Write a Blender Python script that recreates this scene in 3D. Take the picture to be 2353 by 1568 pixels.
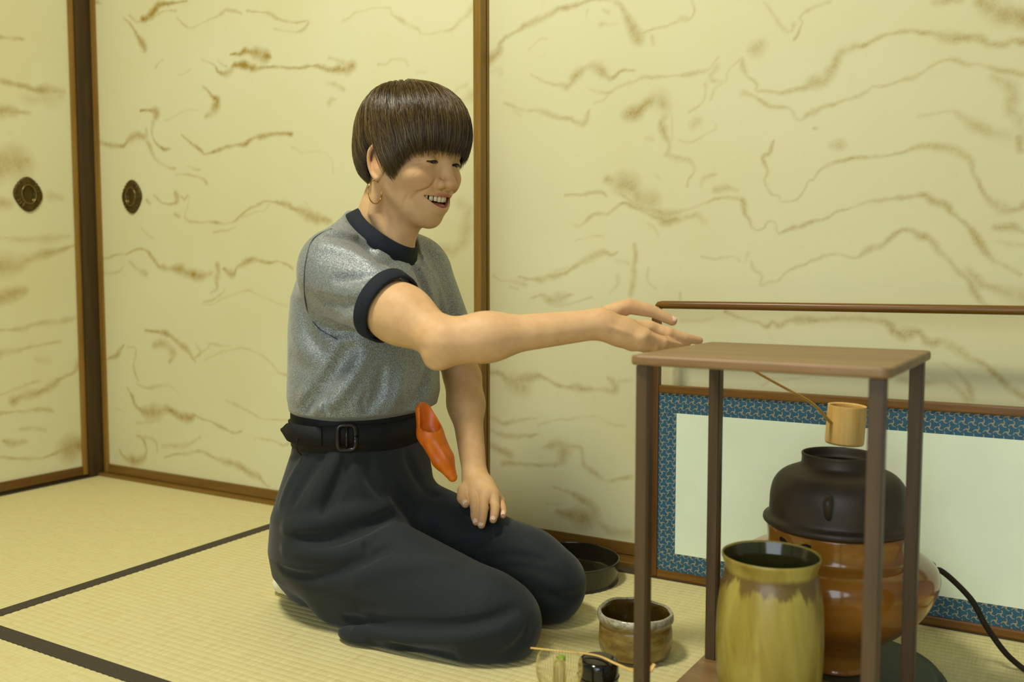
import bpy, bmesh, math, random
import numpy as np
from mathutils import Vector, Matrix

for _o in list(bpy.data.objects):
    bpy.data.objects.remove(_o, do_unlink=True)
SC = bpy.context.scene
COL = SC.collection
random.seed(7)
RNG = np.random.default_rng(11)

# ------------------------------------------------------------------ camera
# Room frame: the corner post stands at the origin, +X runs along the wall behind the
# woman, -Y comes out of that wall into the room, Z is up.  Metres.
F_PX, CX, CY = 2095.0, 1176.5, 784.0
PITCH = math.radians(3.98648)
THETA = math.radians(30.21868)
CAM = np.array([2.51152782, -1.77725481, 0.61])
_ct, _st, _cp, _sp = math.cos(THETA), math.sin(THETA), math.cos(PITCH), math.sin(PITCH)

cam_data = bpy.data.cameras.new('camera')
cam = bpy.data.objects.new('camera', cam_data)
COL.objects.link(cam)
cam_data.sensor_width = 36.0
cam_data.lens = F_PX / 2353.0 * 36.0
cam_data.clip_start = 0.02
cam.location = CAM
cam.rotation_euler = (math.pi / 2 - PITCH, 0.0, THETA)
cam_data.dof.use_dof = True
cam_data.dof.focus_distance = 1.66
cam_data.dof.aperture_fstop = 3.2
SC.camera = cam

# ------------------------------------------------------------------ light
SC.view_settings.view_transform = 'Standard'
SC.view_settings.look = 'None'
SC.view_settings.exposure = 0.0
SC.view_settings.gamma = 1.0
SC.view_settings.use_curve_mapping = False
SC.cycles.use_denoising = True

world = bpy.data.worlds.new('room_ambience')
SC.world = world
world.use_nodes = True
_bg = world.node_tree.nodes['Background']
_bg.inputs[0].default_value = (0.96, 1.0, 0.93, 1)
_bg.inputs[1].default_value = 0.21

def area_light(name, loc, target, size, power, color, shape='DISK'):
    d = bpy.data.lights.new(name, 'AREA')
    d.shape = shape
    d.size = size
    d.energy = power
    d.color = color
    o = bpy.data.objects.new(name, d)
    COL.objects.link(o)
    o.location = loc
    v = Vector(target) - Vector(loc)
    o.rotation_euler = v.to_track_quat('-Z', 'Y').to_euler()
    return o

area_light('ceiling_lamp_light', (1.45, -1.45, 2.64), (1.50, -1.15, 0.0), 0.40, 56.0, (1.0, 0.96, 0.80))
area_light('front_fill_light', (2.55, -3.10, 1.05), (2.05, -0.20, 0.35), 1.8, 29.0, (0.89, 1.0, 1.08))  # unseen broad cool fill from behind the camera, brightens doors and screen

# ------------------------------------------------------------------ helpers
def ray(px, py):
    a, b = (px - CX) / F_PX, -(py - CY) / F_PX
    lat, up, dep = a, b * _cp - _sp, _cp + b * _sp
    return np.array([lat * _ct - dep * _st, lat * _st + dep * _ct, up])

def on_plane(px, py, axis, val):
    r = ray(px, py)
    return CAM + r * ((val - CAM[axis]) / r[axis])

def depth_of(p):
    q = np.asarray(p) - CAM
    return -q[0] * _st + q[1] * _ct

def srgb(r, g, b):
    f = lambda c: (c / 255 / 12.92) if c / 255 <= 0.04045 else ((c / 255 + 0.055) / 1.055) ** 2.4
    return (f(r), f(g), f(b), 1.0)

def tag(o, label=None, cat=None, group=None, kind=None):
    if label: o['label'] = label
    if cat: o['category'] = cat
    if group: o['group'] = group
    if kind: o['kind'] = kind
    return o

def empty(name, loc, label=None, cat=None, group=None, kind=None):
    o = bpy.data.objects.new(name, None)
    o.empty_display_size = 0.05
    COL.objects.link(o)
    o.location = loc
    return tag(o, label, cat, group, kind)

def put(name, me, mat=None, parent=None, smooth=None, loc=None):
    """link a mesh whose coordinates are in the room frame (or the given loc) as an object"""
    o = bpy.data.objects.new(name, me)
    COL.objects.link(o)
    if mat is not None and not me.materials:
        me.materials.append(mat)
    if smooth is not None:
        me.polygons.foreach_set('use_smooth', np.full(len(me.polygons), bool(smooth)))
    if parent is not None:
        o.parent = parent
        pl = np.zeros(3)
        q = parent
        while q is not None:
            pl = pl + np.array(q.location)
            q = q.parent
        base = np.zeros(3) if loc is None else np.array(loc)
        o.location = base - pl
    elif loc is not None:
        o.location = loc
    return o

def mesh_np(name, V, Fc):
    V = np.asarray(V, np.float32)
    Fc = np.asarray(Fc, np.int32)
    me = bpy.data.meshes.new(name)
    n = Fc.shape[1]
    me.vertices.add(len(V))
    me.vertices.foreach_set('co', V.ravel())
    me.loops.add(Fc.size)
    me.loops.foreach_set('vertex_index', Fc.ravel())
    me.polygons.add(len(Fc))
    me.polygons.foreach_set('loop_start', np.arange(0, Fc.size, n, dtype=np.int32))
    try:
        me.polygons.foreach_set('loop_total', np.full(len(Fc), n, dtype=np.int32))
    except Exception:
        pass
    me.update(calc_edges=True)
    me.validate()
    return me

def mesh_bm(name, bm):
    me = bpy.data.meshes.new(name)
    bmesh.ops.recalc_face_normals(bm, faces=bm.faces[:])
    bm.to_mesh(me)
    bm.free()
    return me

def vattr(me, name, data):
    a = me.attributes.new(name, 'FLOAT', 'POINT')
    a.data.foreach_set('value', np.asarray(data, np.float32))

def box_mesh(name, lo, hi, bevel=0.0015, seg=2):
    bm = bmesh.new()
    bmesh.ops.create_cube(bm, size=1.0)
    lo, hi = Vector(lo), Vector(hi)
    for v in bm.verts:
        v.co = Vector([(lo[i] + hi[i]) / 2 + v.co[i] * (hi[i] - lo[i]) for i in range(3)])
    if bevel > 0:
        bevel = min(bevel, min(hi[i] - lo[i] for i in range(3)) * 0.45)
        bmesh.ops.bevel(bm, geom=bm.edges[:], offset=bevel, segments=seg, profile=0.7, affect='EDGES')
    return mesh_bm(name, bm)

def box(name, lo, hi, mat, parent=None, bevel=0.0015):
    return put(name, box_mesh(name, lo, hi, bevel), mat, parent)

def catmull(P, n):
    P = np.asarray(P, float)
    Q = np.vstack([2 * P[0] - P[1], P, 2 * P[-1] - P[-2]])
    out = []
    for i in range(len(P) - 1):
        p0, p1, p2, p3 = Q[i], Q[i + 1], Q[i + 2], Q[i + 3]
        for t in np.linspace(0, 1, n, endpoint=False):
            out.append(0.5 * ((2 * p1) + (-p0 + p2) * t + (2 * p0 - 5 * p1 + 4 * p2 - p3) * t * t
                              + (-p0 + 3 * p1 - 3 * p2 + p3) * t ** 3))
    out.append(P[-1])
    return np.array(out)

def tube_data(P, R, seg=10, flat=1.0, up=None, cap=True):
    """tube along P with radii R; flat scales the second cross axis"""
    P = np.asarray(P, float)
    R = np.broadcast_to(np.asarray(R, float), (len(P),))
    T = np.gradient(P, axis=0)
    T /= np.linalg.norm(T, axis=1)[:, None] + 1e-12
    a = np.array(up if up is not None else (0.0, 0.0, 1.0), float)
    if abs(np.dot(a, T[0])) > 0.95 and up is None:
        a = np.array([1.0, 0.0, 0.0])
    V, Fq = [], []
    for i in range(len(P)):
        n = np.cross(a, T[i]); n /= np.linalg.norm(n) + 1e-12
        b = np.cross(T[i], n)
        if up is None:
            a = b
        for k in range(seg):
            t = 2 * math.pi * k / seg
            V.append(P[i] + R[i] * (math.cos(t) * n + flat * math.sin(t) * b))
    for i in range(len(P) - 1):
        for k in range(seg):
            k2 = (k + 1) % seg
            Fq.append((i * seg + k, i * seg + k2, (i + 1) * seg + k2, (i + 1) * seg + k))
    if cap:
        for end, i in ((0, 0), (1, len(P) - 1)):
            c = len(V)
            V.append(P[i])
            for k in range(seg):
                k2 = (k + 1) % seg
                q = (c, i * seg + k2, i * seg + k) if end == 0 else (c, i * seg + k, i * seg + k2)
                Fq.append(q)
    return V, Fq

def pydata(name, V, Fq):
    me = bpy.data.meshes.new(name)
    me.from_pydata([tuple(v) for v in V], [], [tuple(f) for f in Fq])
    me.update()
    return me

def tube(name, P, R, mat, parent=None, seg=10, flat=1.0, up=None, smooth=True):
    V, Fq = tube_data(P, R, seg, flat, up)
    return put(name, pydata(name, V, Fq), mat, parent, smooth)

def lathe_data(prof, seg=64, wob=None, close=False):
    """prof: list of (r, z).  wob(theta, z, r) -> (r', z')"""
    V, Fq = [], []
    n = len(prof)
    for i, (r, z) in enumerate(prof):
        for k in range(seg):
            t = 2 * math.pi * k / seg
            rr, zz = (r, z) if wob is None else wob(t, z, r, i)
            V.append((rr * math.cos(t), rr * math.sin(t), zz))
    for i in range(n - 1):
        for k in range(seg):
            k2 = (k + 1) % seg
            Fq.append((i * seg + k, i * seg + k2, (i + 1) * seg + k2, (i + 1) * seg + k))
    return V, Fq

def lathe(name, prof, mat, parent=None, loc=(0, 0, 0), seg=64, wob=None, smooth=True, rot=None):
    V, Fq = lathe_data(prof, seg, wob)
    V = np.array(V)
    if rot is not None:
        V = V @ np.array(rot.to_3x3()).T
    V = V + np.array(loc)
    me = pydata(name, V, Fq)
    bm = bmesh.new(); bm.from_mesh(me)
    bmesh.ops.remove_doubles(bm, verts=bm.verts[:], dist=1e-6)
    bmesh.ops.recalc_face_normals(bm, faces=bm.faces[:])
    bm.to_mesh(me); bm.free()
    return put(name, me, mat, parent, smooth)

def smooth_prof(pts, n=6):
    return [tuple(p) for p in catmull(np.array(pts), n)]

# ------------------------------------------------------------------ materials
class NT:
    def __init__(self, name):
        m = bpy.data.materials.new(name)
        m.use_nodes = True
        self.m = m
        self.t = m.node_tree
        self.b = self.t.nodes['Principled BSDF']
    def n(self, typ, **kw):
        nd = self.t.nodes.new(typ)
        for k, v in kw.items():
            if k.startswith('i_'):
                key = k[2:]
                key = int(key) if key.isdigit() else key
                nd.inputs[key].default_value = v
            else:
                setattr(nd, k, v)
        return nd
    def l(self, a, b):
        self.t.links.new(a, b)
    def set(self, **kw):
        for k, v in kw.items():
            self.b.inputs[k.replace('_', ' ')].default_value = v
        return self
    def coords(self, scale=(1, 1, 1), kind='Object', rot=(0, 0, 0)):
        tc = self.n('ShaderNodeTexCoord')
        mp = self.n('ShaderNodeMapping')
        mp.inputs['Scale'].default_value = scale
        mp.inputs['Rotation'].default_value = rot
        self.l(tc.outputs[kind], mp.inputs['Vector'])
        return mp.outputs[0]
    def noise(self, vec, scale, detail=4, rough=0.55, dist=0.0):
        nd = self.n('ShaderNodeTexNoise')
        nd.inputs['Scale'].default_value = scale
        nd.inputs['Detail'].default_value = detail
        nd.inputs['Roughness'].default_value = rough
        nd.inputs['Distortion'].default_value = dist
        self.l(vec, nd.inputs['Vector'])
        return nd.outputs[0]
    def ramp(self, fac, stops):
        nd = self.n('ShaderNodeValToRGB')
        e = nd.color_ramp.elements
        while len(e) > 1:
            e.remove(e[0])
        e[0].position = stops[0][0]; e[0].color = stops[0][1]
        for p, c in stops[1:]:
            q = e.new(p); q.color = c
        self.l(fac, nd.inputs[0])
        return nd.outputs[0]
    def mix(self, fac, a, b, blend='MIX'):
        nd = self.n('ShaderNodeMix', data_type='RGBA', blend_type=blend)
        for s, v in ((nd.inputs[0], fac), (nd.inputs[6], a), (nd.inputs[7], b)):
            if isinstance(v, (int, float, tuple, list)):
                s.default_value = v
            else:
                self.l(v, s)
        return nd.outputs[2]
    def math(self, op, a, b=None, clamp=False):
        nd = self.n('ShaderNodeMath', operation=op, use_clamp=clamp)
        for s, v in ((nd.inputs[0], a), (nd.inputs[1], b)):
            if v is None: continue
            if isinstance(v, (int, float)):
                s.default_value = v
            else:
                self.l(v, s)
        return nd.outputs[0]
    def attr(self, name):
        nd = self.n('ShaderNodeAttribute', attribute_name=name)
        return nd.outputs['Fac']
    def bump(self, h, dist=0.001, strength=1.0):
        nd = self.n('ShaderNodeBump')
        nd.inputs['Strength'].default_value = strength
        nd.inputs['Distance'].default_value = dist
        self.l(h, nd.inputs['Height'])
        self.l(nd.outputs[0], self.b.inputs['Normal'])
    def base(self, c):
        self.l(c, self.b.inputs['Base Color'])
        return self

def plain(name, col, rough=0.6, spec=0.3, metal=0.0, var=0.08, scale=30, bump=0.0):
    m = NT(name)
    v = m.noise(m.coords(), scale)
    d = tuple(c * (1 - var) for c in col[:3]) + (1,)
    e = tuple(min(1, c * (1 + var)) for c in col[:3]) + (1,)
    m.base(m.ramp(v, [(0.3, d), (0.7, e)]))
    m.set(Roughness=rough, Metallic=metal)
    m.b.inputs['Specular IOR Level'].default_value = spec
    if bump:
        m.bump(v, bump)
    return m.m

def wood(name, dark, light, axis=2, rough=0.45, scale=60.0, spec=0.35):
    m = NT(name)
    s = [scale, scale, scale]; s[axis] = scale * 0.05
    co = m.coords(tuple(s))
    a = m.noise(co, 1.0, 5, 0.6, 0.4)
    b = m.noise(co, 6.0, 2, 0.5)
    f = m.math('ADD', m.math('MULTIPLY', a, 0.75), m.math('MULTIPLY', b, 0.25))
    m.base(m.ramp(f, [(0.32, dark), (0.68, light)]))
    m.set(Roughness=rough)
    m.b.inputs['Specular IOR Level'].default_value = spec
    m.bump(f, 0.0004, 0.5)
    return m.m
# ------------------------------------------------------------------ the room
def paper_material():
    m = NT('printed_sliding_door_paper')
    co = m.coords()
    cloud = m.noise(co, 2.2, 3, 0.5)
    fine = m.noise(co, 240.0, 3, 0.6)
    mott = m.noise(co, 34.0, 4, 0.65)
    ground = m.ramp(cloud, [(0.3, srgb(208, 203, 154)), (0.7, srgb(213, 210, 168))])
    fleck = m.ramp(mott, [(0.60, (0, 0, 0, 1)), (0.78, (1, 1, 1, 1))])
    ground = m.mix(m.math('MULTIPLY', fleck, 0.16), ground, srgb(196, 172, 92))
    ink = m.attr('ink')
    grain = m.math('ADD', m.math('MULTIPLY', fine, 0.55), m.math('MULTIPLY', mott, 0.45))
    k = m.math('MULTIPLY', ink, m.math('ADD', m.math('MULTIPLY', grain, 1.9), -0.05), True)
    col = m.mix(k, ground, srgb(156, 130, 52))
    m.base(col)
    m.set(Roughness=0.75)
    m.b.inputs['Specular IOR Level'].default_value = 0.2
    m.bump(fine, 0.0002, 0.4)
    return m.m

M_PAPER = paper_material()
M_STILE = wood('brown_lacquered_wood', srgb(116, 84, 30), srgb(150, 116, 48), 2, 0.4)
M_RAIL = wood('brown_lacquered_rail', srgb(104, 74, 26), srgb(134, 102, 42), 0, 0.4)
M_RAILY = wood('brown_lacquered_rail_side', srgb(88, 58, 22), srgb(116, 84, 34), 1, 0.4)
M_POST = wood('dark_post_wood', srgb(52, 38, 18), srgb(74, 56, 26), 2, 0.5)
M_PLASTER = plain('ochre_plaster', srgb(205, 192, 140), 0.9, 0.1)
M_CEIL = wood('ceiling_boards', srgb(170, 140, 84), srgb(196, 166, 104), 0, 0.6)

# --- the ink drawn on the paper: strokes noted from the photograph, laid on the door planes
ZA, ZB, ZC = (200, 0, .2551), (200, 400, .2551), (200, 760, .2551)
ZD, ZE, ZF = (1100, 0, .2551), (1700, 0, .2775), (1700, 300, .2775)
ZG, ZH, ZI = (1000, 800, .3125), (1100, 350, .2551), (1500, 680, .3625)
ZJ, ZK, ZL, ZM = (0, 0, .3571), (0, 500, .3957), (700, 0, .2679), (760, 160, .2935)
S2, S3, S1 = [], [], []
def st(dst, zone, I, *pts):
    dst.append((zone, I, pts))
st(S2, ZA, .9, (500,170,30),(580,120,38),(650,50,38),(720,40,20),(800,20,12),(900,10,8))
st(S2, ZA, .5, (480,190,10),(560,185,10),(640,130,8),(700,100,8),(800,95,8))
st(S2, ZA, .4, (380,140,6),(430,180,8),(500,195,8))
st(S2, ZA, .7, (330,160,6),(400,230,12),(460,320,18),(500,390,30),(530,450,20),(510,475,8),(480,460,5))
st(S2, ZA, .5, (810,160,5),(920,250,6),(1050,195,7),(1150,150,12),(1220,130,14),(1260,90,12),(1340,95,10),(1390,125,7))
st(S2, ZA, .55, (1440,90,4),(1560,110,4),(1650,130,12),(1700,165,14),(1800,190,12),(1880,205,8),(1990,195,5),(1960,250,18),(1910,280,12),(1830,290,8),(1690,260,4))
st(S2, ZA, .85, (1290,500,8),(1370,480,22),(1430,455,40),(1520,480,44),(1600,510,40),(1650,520,14))
st(S2, ZA, .8, (1030,540,5),(1130,580,14),(1190,640,22),(1240,660,28),(1290,630,26),(1330,580,26),(1430,590,42),(1500,600,32),(1580,605,14),(1750,605,11),(1900,610,11),(2050,595,20),(2130,620,26),(2220,645,44),(2340,620,66),(2390,595,50))
st(S2, ZA, .5, (1180,540,6),(1230,590,6),(1260,600,5))
st(S2, ZA, .6, (620,610,14),(650,560,9),(690,530,5))
st(S2, ZA, .8, (1040,775,4),(1090,820,14),(1130,880,22),(1180,900,40),(1160,970,46),(1110,1030,34),(1060,1050,10))
st(S2, ZA, .85, (480,1000,6),(560,1000,18),(620,1010,34),(620,1060,30),(595,1120,20),(590,1190,12),(605,1260,12),(640,1310,12),(700,1345,12),(750,1350,6))
st(S2, ZA, .65, (110,1290,26),(170,1310,28),(250,1310,18),(330,1310,14),(380,1250,24),(450,1220,36),(530,1230,30),(530,1160,10))
st(S2, ZA, .45, (540,1270,14),(590,1370,20),(610,1430,14),(680,1480,8),(780,1520,12),(800,1520,6))
st(S2, ZA, .8, (850,1210,5),(920,1275,8),(980,1320,14),(1030,1360,12),(1050,1390,8),(1110,1380,8),(1200,1340,18),(1300,1310,22),(1400,1300,20),(1480,1255,20),(1580,1220,20),(1700,1205,20),(1840,1210,16))
st(S2, ZA, .4, (900,1500,6),(960,1520,10),(1020,1530,8))
st(S2, ZA, .25, (1840,1330,4),(1960,1370,5),(2120,1365,5),(2200,1430,5),(2220,1560,5))
st(S2, ZA, .3, (820,680,4),(880,660,5),(930,620,4))
st(S2, ZA, .35, (2160,740,14),(2220,760,18),(2310,800,16))
st(S2, ZA, .35, (2180,930,30),(2200,900,24),(2240,900,10))
st(S2, ZA, .4, (2180,520,10),(2280,550,20),(2340,580,30))
st(S2, ZA, .6, (80,15,22),(130,30,6))
st(S2, ZA, .25, (700,1080,8),(780,1050,4),(850,1020,4),(920,990,3),(1000,990,3))
st(S2, ZB, .6, (600,200,5),(650,240,6),(720,275,8),(790,265,16),(810,220,40),(790,170,18))
st(S2, ZB, .6, (850,200,6),(880,230,8),(910,200,8),(905,300,6),(880,380,6),(910,420,10),(1000,435,6),(1100,430,10),(1200,440,9),(1330,430,10),(1390,370,14),(1470,310,14),(1560,265,14),(1640,240,12),(1720,250,18),(1800,285,28),(1900,340,34),(2000,385,36),(2100,410,34),(2190,430,26))
st(S2, ZB, .35, (1380,390,5),(1480,350,6),(1600,330,5),(1640,270,4))
st(S2, ZB, .35, (1140,520,8),(1200,510,8),(1270,510,8),(1340,490,4))
st(S2, ZB, .4, (490,480,8),(520,530,12),(600,580,5))
st(S2, ZB, .7, (140,770,8),(250,740,8),(370,710,8),(460,680,10),(540,700,14),(590,760,14),(640,830,18),(720,860,28),(830,860,38),(920,890,38),(1000,910,38),(1090,900,40),(1130,890,20))
st(S2, ZB, .55, (1170,820,24),(1180,890,34),(1160,960,26),(1160,1030,18),(1110,1070,6))
st(S2, ZB, .65, (1230,860,14),(1290,900,34),(1330,890,12),(1350,840,12),(1400,820,24),(1450,790,24),(1510,775,16),(1600,800,14),(1700,790,14),(1780,810,14),(1850,845,18))
st(S2, ZB, .5, (1250,1030,4),(1200,1090,10),(1130,1130,10),(1050,1150,7))
st(S2, ZB, .35, (1030,1180,4),(1130,1170,4),(1220,1120,4),(1350,1080,6),(1450,1045,7),(1540,1090,5),(1680,1150,4),(1800,1190,6))
st(S2, ZB, .6, (380,790,14),(430,840,18),(480,880,22),(530,890,26))
st(S2, ZB, .35, (150,900,8),(280,880,10),(330,830,6))
st(S2, ZB, .4, (800,0,5),(960,15,10),(1050,40,12),(1080,85,12))
st(S2, ZB, .35, (790,370,16),(830,390,16))
st(S2, ZB, .5, (540,230,22),(570,260,22))
st(S2, ZB, .3, (1960,250,4),(2040,340,8),(2150,380,8))
st(S2, ZC, .65, (520,0,8),(640,20,14),(720,30,24),(780,80,24),(850,135,24),(920,180,24),(950,240,24),(980,280,14))
st(S2, ZC, .6, (600,130,20),(690,110,56),(750,160,46),(790,210,32),(740,280,14))
st(S2, ZC, .4, (980,130,14),(1020,200,18),(960,250,10))
st(S2, ZC, .4, (1040,190,8),(1100,150,8),(1110,125,8),(1200,130,10),(1290,140,6))
st(S2, ZC, .35, (1060,260,5),(1150,220,6),(1260,175,8),(1400,160,8),(1500,185,6),(1640,280,4),(1720,370,8),(1800,400,12),(1840,410,10))
st(S2, ZC, .7, (180,260,16),(260,220,24),(310,160,18),(330,130,8))
st(S2, ZC, .45, (370,150,10),(430,150,12),(440,220,16),(425,320,14),(440,400,14),(465,450,6))
st(S2, ZC, .35, (440,480,6),(540,520,14),(640,500,14),(740,500,8),(830,560,6))
st(S2, ZC, .65, (365,510,5),(400,590,14),(440,680,24),(520,740,56),(620,740,48),(700,700,32),(760,730,24),(830,770,54),(930,790,44),(970,760,14),(1040,790,14),(1100,805,8),(1200,860,10),(1320,915,10),(1390,905,6))
st(S2, ZC, .3, (450,830,10),(600,820,14),(680,760,12))
st(S2, ZC, .4, (1250,625,5),(1330,660,12),(1400,700,10),(1480,740,8),(1570,790,5),(1700,800,6),(1830,810,6))
st(S2, ZC, .4, (1500,970,6),(1580,970,12),(1700,1000,8),(1770,1030,10),(1890,1000,10))
st(S2, ZC, .6, (290,1070,4),(330,1140,24),(420,1180,38),(500,1160,26),(540,1100,12),(530,1040,10),(500,970,12),(450,950,10))
st(S2, ZC, .5, (520,960,10),(580,980,14),(625,1030,14),(635,1100,10))
st(S2, ZC, .55, (700,1140,5),(800,1110,10),(900,1105,12),(960,1090,12),(1060,1100,12),(1150,1150,16),(1250,1190,26),(1350,1220,28),(1440,1265,28),(1530,1320,24),(1590,1370,16),(1640,1410,8))
st(S2, ZC, .3, (680,1040,14),(800,1040,20),(920,1030,18),(1020,970,12))
st(S2, ZC, .3, (260,700,6),(350,735,5))
st(S2, ZL, .42, (330,180,10),(380,150,6),(440,105,6),(560,75,6),(690,62,8),(740,70,8),(755,130,8),(830,185,14),(890,220,14),(970,245,14),(1010,290,10),(1100,290,16),(1180,270,10),(1260,250,20),(1340,180,28),(1420,90,32),(1450,40,32))
st(S2, ZL, .35, (630,560,8),(710,545,8),(750,505,8),(850,510,8),(890,560,5))
st(S2, ZL, .25, (960,620,8),(1040,620,8))
st(S2, ZL, .32, (1330,860,20),(1390,850,40),(1440,820,50))
st(S2, ZL, .25, (1290,790,8),(1320,750,14),(1390,735,14))
st(S2, ZM, .32, (860,1400,34),(960,1420,34),(1060,1330,46),(1070,1200,66),(1080,1080,46),(940,1010,20))
st(S3, ZD, .5, (60,570,50),(180,480,45),(200,390,20),(300,310,24),(420,230,26),(560,170,26),(700,100,24),(850,50,20),(960,15,16),(1060,0,16),(1200,5,14),(1280,70,22),(1330,160,28),(1390,260,38),(1430,340,48),(1450,380,16))
st(S3, ZD, .4, (980,90,12),(970,140,10))
st(S3, ZD, .35, (1130,90,20),(1170,110,26))
st(S3, ZD, .25, (1100,210,14),(1250,220,8))
st(S3, ZD, .4, (1480,300,8),(1560,270,8),(1680,245,8),(1780,200,20),(1830,170,40),(1890,180,20),(1930,150,6),(1945,90,5),(1920,0,5))
st(S3, ZD, .3, (1560,330,20),(1570,400,8))
st(S3, ZD, .58, (470,670,6),(560,715,8),(650,750,10),(740,770,18),(800,790,28),(850,740,40),(910,670,54),(970,610,34),(1060,590,34),(1110,640,34),(1150,690,20),(1190,720,14),(1240,690,14),(1290,645,10),(1400,640,4))
st(S3, ZD, .4, (1000,800,5),(1170,830,12),(1240,790,8),(1400,740,16),(1460,710,14),(1600,700,12),(1750,695,10),(1900,660,18),(1990,640,20),(2080,610,16),(2160,520,10))
st(S3, ZD, .3, (1040,930,4),(1130,900,6),(1170,850,8))
st(S3, ZD, .5, (230,940,6),(330,960,14),(430,1000,14),(560,1010,18),(650,1040,22),(740,1065,18),(820,1070,16),(880,1105,14),(940,1120,20),(970,1050,20),(990,990,6))
st(S3, ZD, .3, (320,1000,14),(380,1050,22))
st(S3, ZD, .52, (1340,1040,36),(1440,1000,54),(1520,930,54),(1620,890,66),(1680,950,66),(1680,1050,54),(1640,1120,36),(1680,1220,26),(1710,1320,20),(1700,1400,24),(1800,1430,16),(1880,1450,18),(1930,1500,14),(1920,1560,8))
st(S3, ZD, .4, (1730,1000,5),(1740,1150,5),(1750,1260,4))
st(S3, ZD, .42, (1940,1140,40),(1970,1120,56),(2000,1100,40))
st(S3, ZD, .4, (2230,740,10),(2250,640,6),(2330,560,10),(2352,540,12))
st(S3, ZD, .35, (2100,900,8),(2130,800,12),(2200,740,20),(2100,700,24),(2150,600,18))
st(S3, ZD, .3, (1900,1010,4),(2020,920,6),(2040,760,10))
st(S3, ZD, .3, (1810,1270,4),(1930,1280,5),(2030,1210,5),(2130,1150,5),(2110,1090,4))
st(S3, ZD, .25, (450,440,4),(540,370,5),(620,355,4))
st(S3, ZD, .25, (1500,1250,14),(1560,1270,18))
st(S3, ZD, .2, (110,650,20),(190,640,25),(180,690,10))
st(S3, ZE, .3, (200,20,5),(270,130,8),(340,220,12),(420,260,12),(440,200,20))
st(S3, ZE, .45, (460,330,8),(500,260,10),(520,190,9),(505,140,8),(560,100,14),(650,50,16),(740,10,16))
st(S3, ZE, .42, (80,410,20),(150,400,50),(180,350,26))
st(S3, ZE, .52, (20,490,22),(30,560,26),(60,620,8),(110,660,8),(150,700,6),(145,740,6),(220,750,8),(330,770,14),(430,745,16),(520,720,22),(620,670,40),(700,650,34),(740,590,40),(790,520,40),(820,440,36),(920,390,36),(1050,360,20),(1200,290,20),(1350,260,24),(1500,260,22),(1650,280,36),(1780,310,30),(1900,305,26),(2000,330,26),(2080,360,26),(2200,360,24),(2260,330,26),(2353,350,30))
st(S3, ZE, .42, (20,770,30),(120,790,10),(210,850,16),(280,890,24),(380,890,12),(440,920,10),(460,970,8),(520,990,10),(580,930,30),(700,880,14),(850,830,14),(1030,770,16),(1100,720,14),(1250,690,14),(1400,650,18),(1500,610,18),(1620,540,14),(1750,500,14),(1860,530,16),(1980,540,14),(2120,580,16),(2250,600,24),(2353,620,20))
st(S3, ZE, .65, (1980,20,40),(2060,70,50),(2150,120,60),(2250,130,70),(2353,150,80))
st(S3, ZE, .45, (1620,10,30),(1750,10,30),(1840,10,20))
st(S3, ZE, .3, (2100,640,40),(2250,700,60),(2270,800,50),(2240,900,40),(2300,1000,40),(2340,1180,50))
st(S3, ZE, .3, (1480,970,10),(1600,950,8),(1750,930,12),(1850,960,30),(1950,1030,40),(2080,1080,40),(2230,1130,50))
st(S3, ZE, .45, (770,1210,24),(830,1200,38))
st(S3, ZE, .5, (615,1066,7),(640,1070,7))
st(S3, ZF, .55, (280,90,8),(250,180,14),(190,230,16),(230,340,6),(205,400,4),(215,470,4),(260,535,5),(320,545,5),(340,585,5),(450,575,7),(530,490,8),(560,420,8),(620,400,10),(670,320,10),(780,265,12),(900,235,12),(1080,212,14),(1250,200,12),(1380,175,14),(1490,120,18),(1600,125,30),(1720,150,32),(1820,195,28),(1900,230,28),(1930,290,32),(1960,400,22),(2010,510,20),(2080,590,24),(2170,650,36),(2270,660,36),(2353,610,44))
st(S3, ZF, .52, (10,580,40),(40,690,20),(80,740,14),(110,810,5),(200,810,6),(230,760,8),(290,770,6),(320,850,8),(380,820,16),(440,800,26),(520,800,24),(600,755,12),(700,730,14),(800,670,12),(880,650,8),(1000,615,10),(1120,585,14),(1250,570,20),(1330,555,28),(1430,550,26),(1520,540,26),(1600,580,24),(1700,620,32),(1760,680,30),(1850,760,24),(1930,840,26),(1990,930,26),(2030,1000,24),(2110,1080,16),(2230,1140,20),(2320,1200,20))
st(S3, ZF, .3, (60,1010,20),(40,1080,8))
st(S3, ZF, .5, (90,1090,6),(110,1150,10),(180,1200,8),(170,1280,8),(250,1265,6),(320,1250,6),(380,1195,8),(460,1140,8),(560,1105,5),(680,1045,8),(830,1025,8),(950,1050,10),(1080,990,20),(1200,950,20),(1300,850,26),(1400,830,24),(1500,880,30),(1570,910,26),(1640,1000,24),(1740,1070,22),(1820,1160,20),(1890,1240,20),(1930,1340,24),(1990,1410,22),(2050,1450,14))
st(S3, ZF, .45, (1880,1150,20),(1960,1230,30),(2040,1290,30),(2150,1320,34),(2260,1360,56),(2353,1370,66))
st(S3, ZF, .45, (2120,810,24),(2260,800,40),(2353,830,40))
st(S3, ZF, .5, (2130,930,18),(2240,960,26),(2353,970,24))
st(S3, ZF, .5, (2330,60,30),(2340,160,40))
st(S3, ZG, .5, (395,180,26),(460,195,24),(520,230,30),(590,270,48),(660,290,48),(650,320,14))
st(S3, ZG, .45, (560,230,20),(680,220,42),(790,220,14),(880,260,10),(960,285,10),(1040,280,32),(1130,300,26),(1220,310,24),(1310,310,32),(1300,250,28),(1270,210,8))
st(S3, ZG, .35, (1340,250,14),(1450,240,14))
st(S3, ZG, .4, (395,500,10),(450,530,20),(500,560,24),(590,540,14),(680,525,8),(750,515,5))
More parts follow.
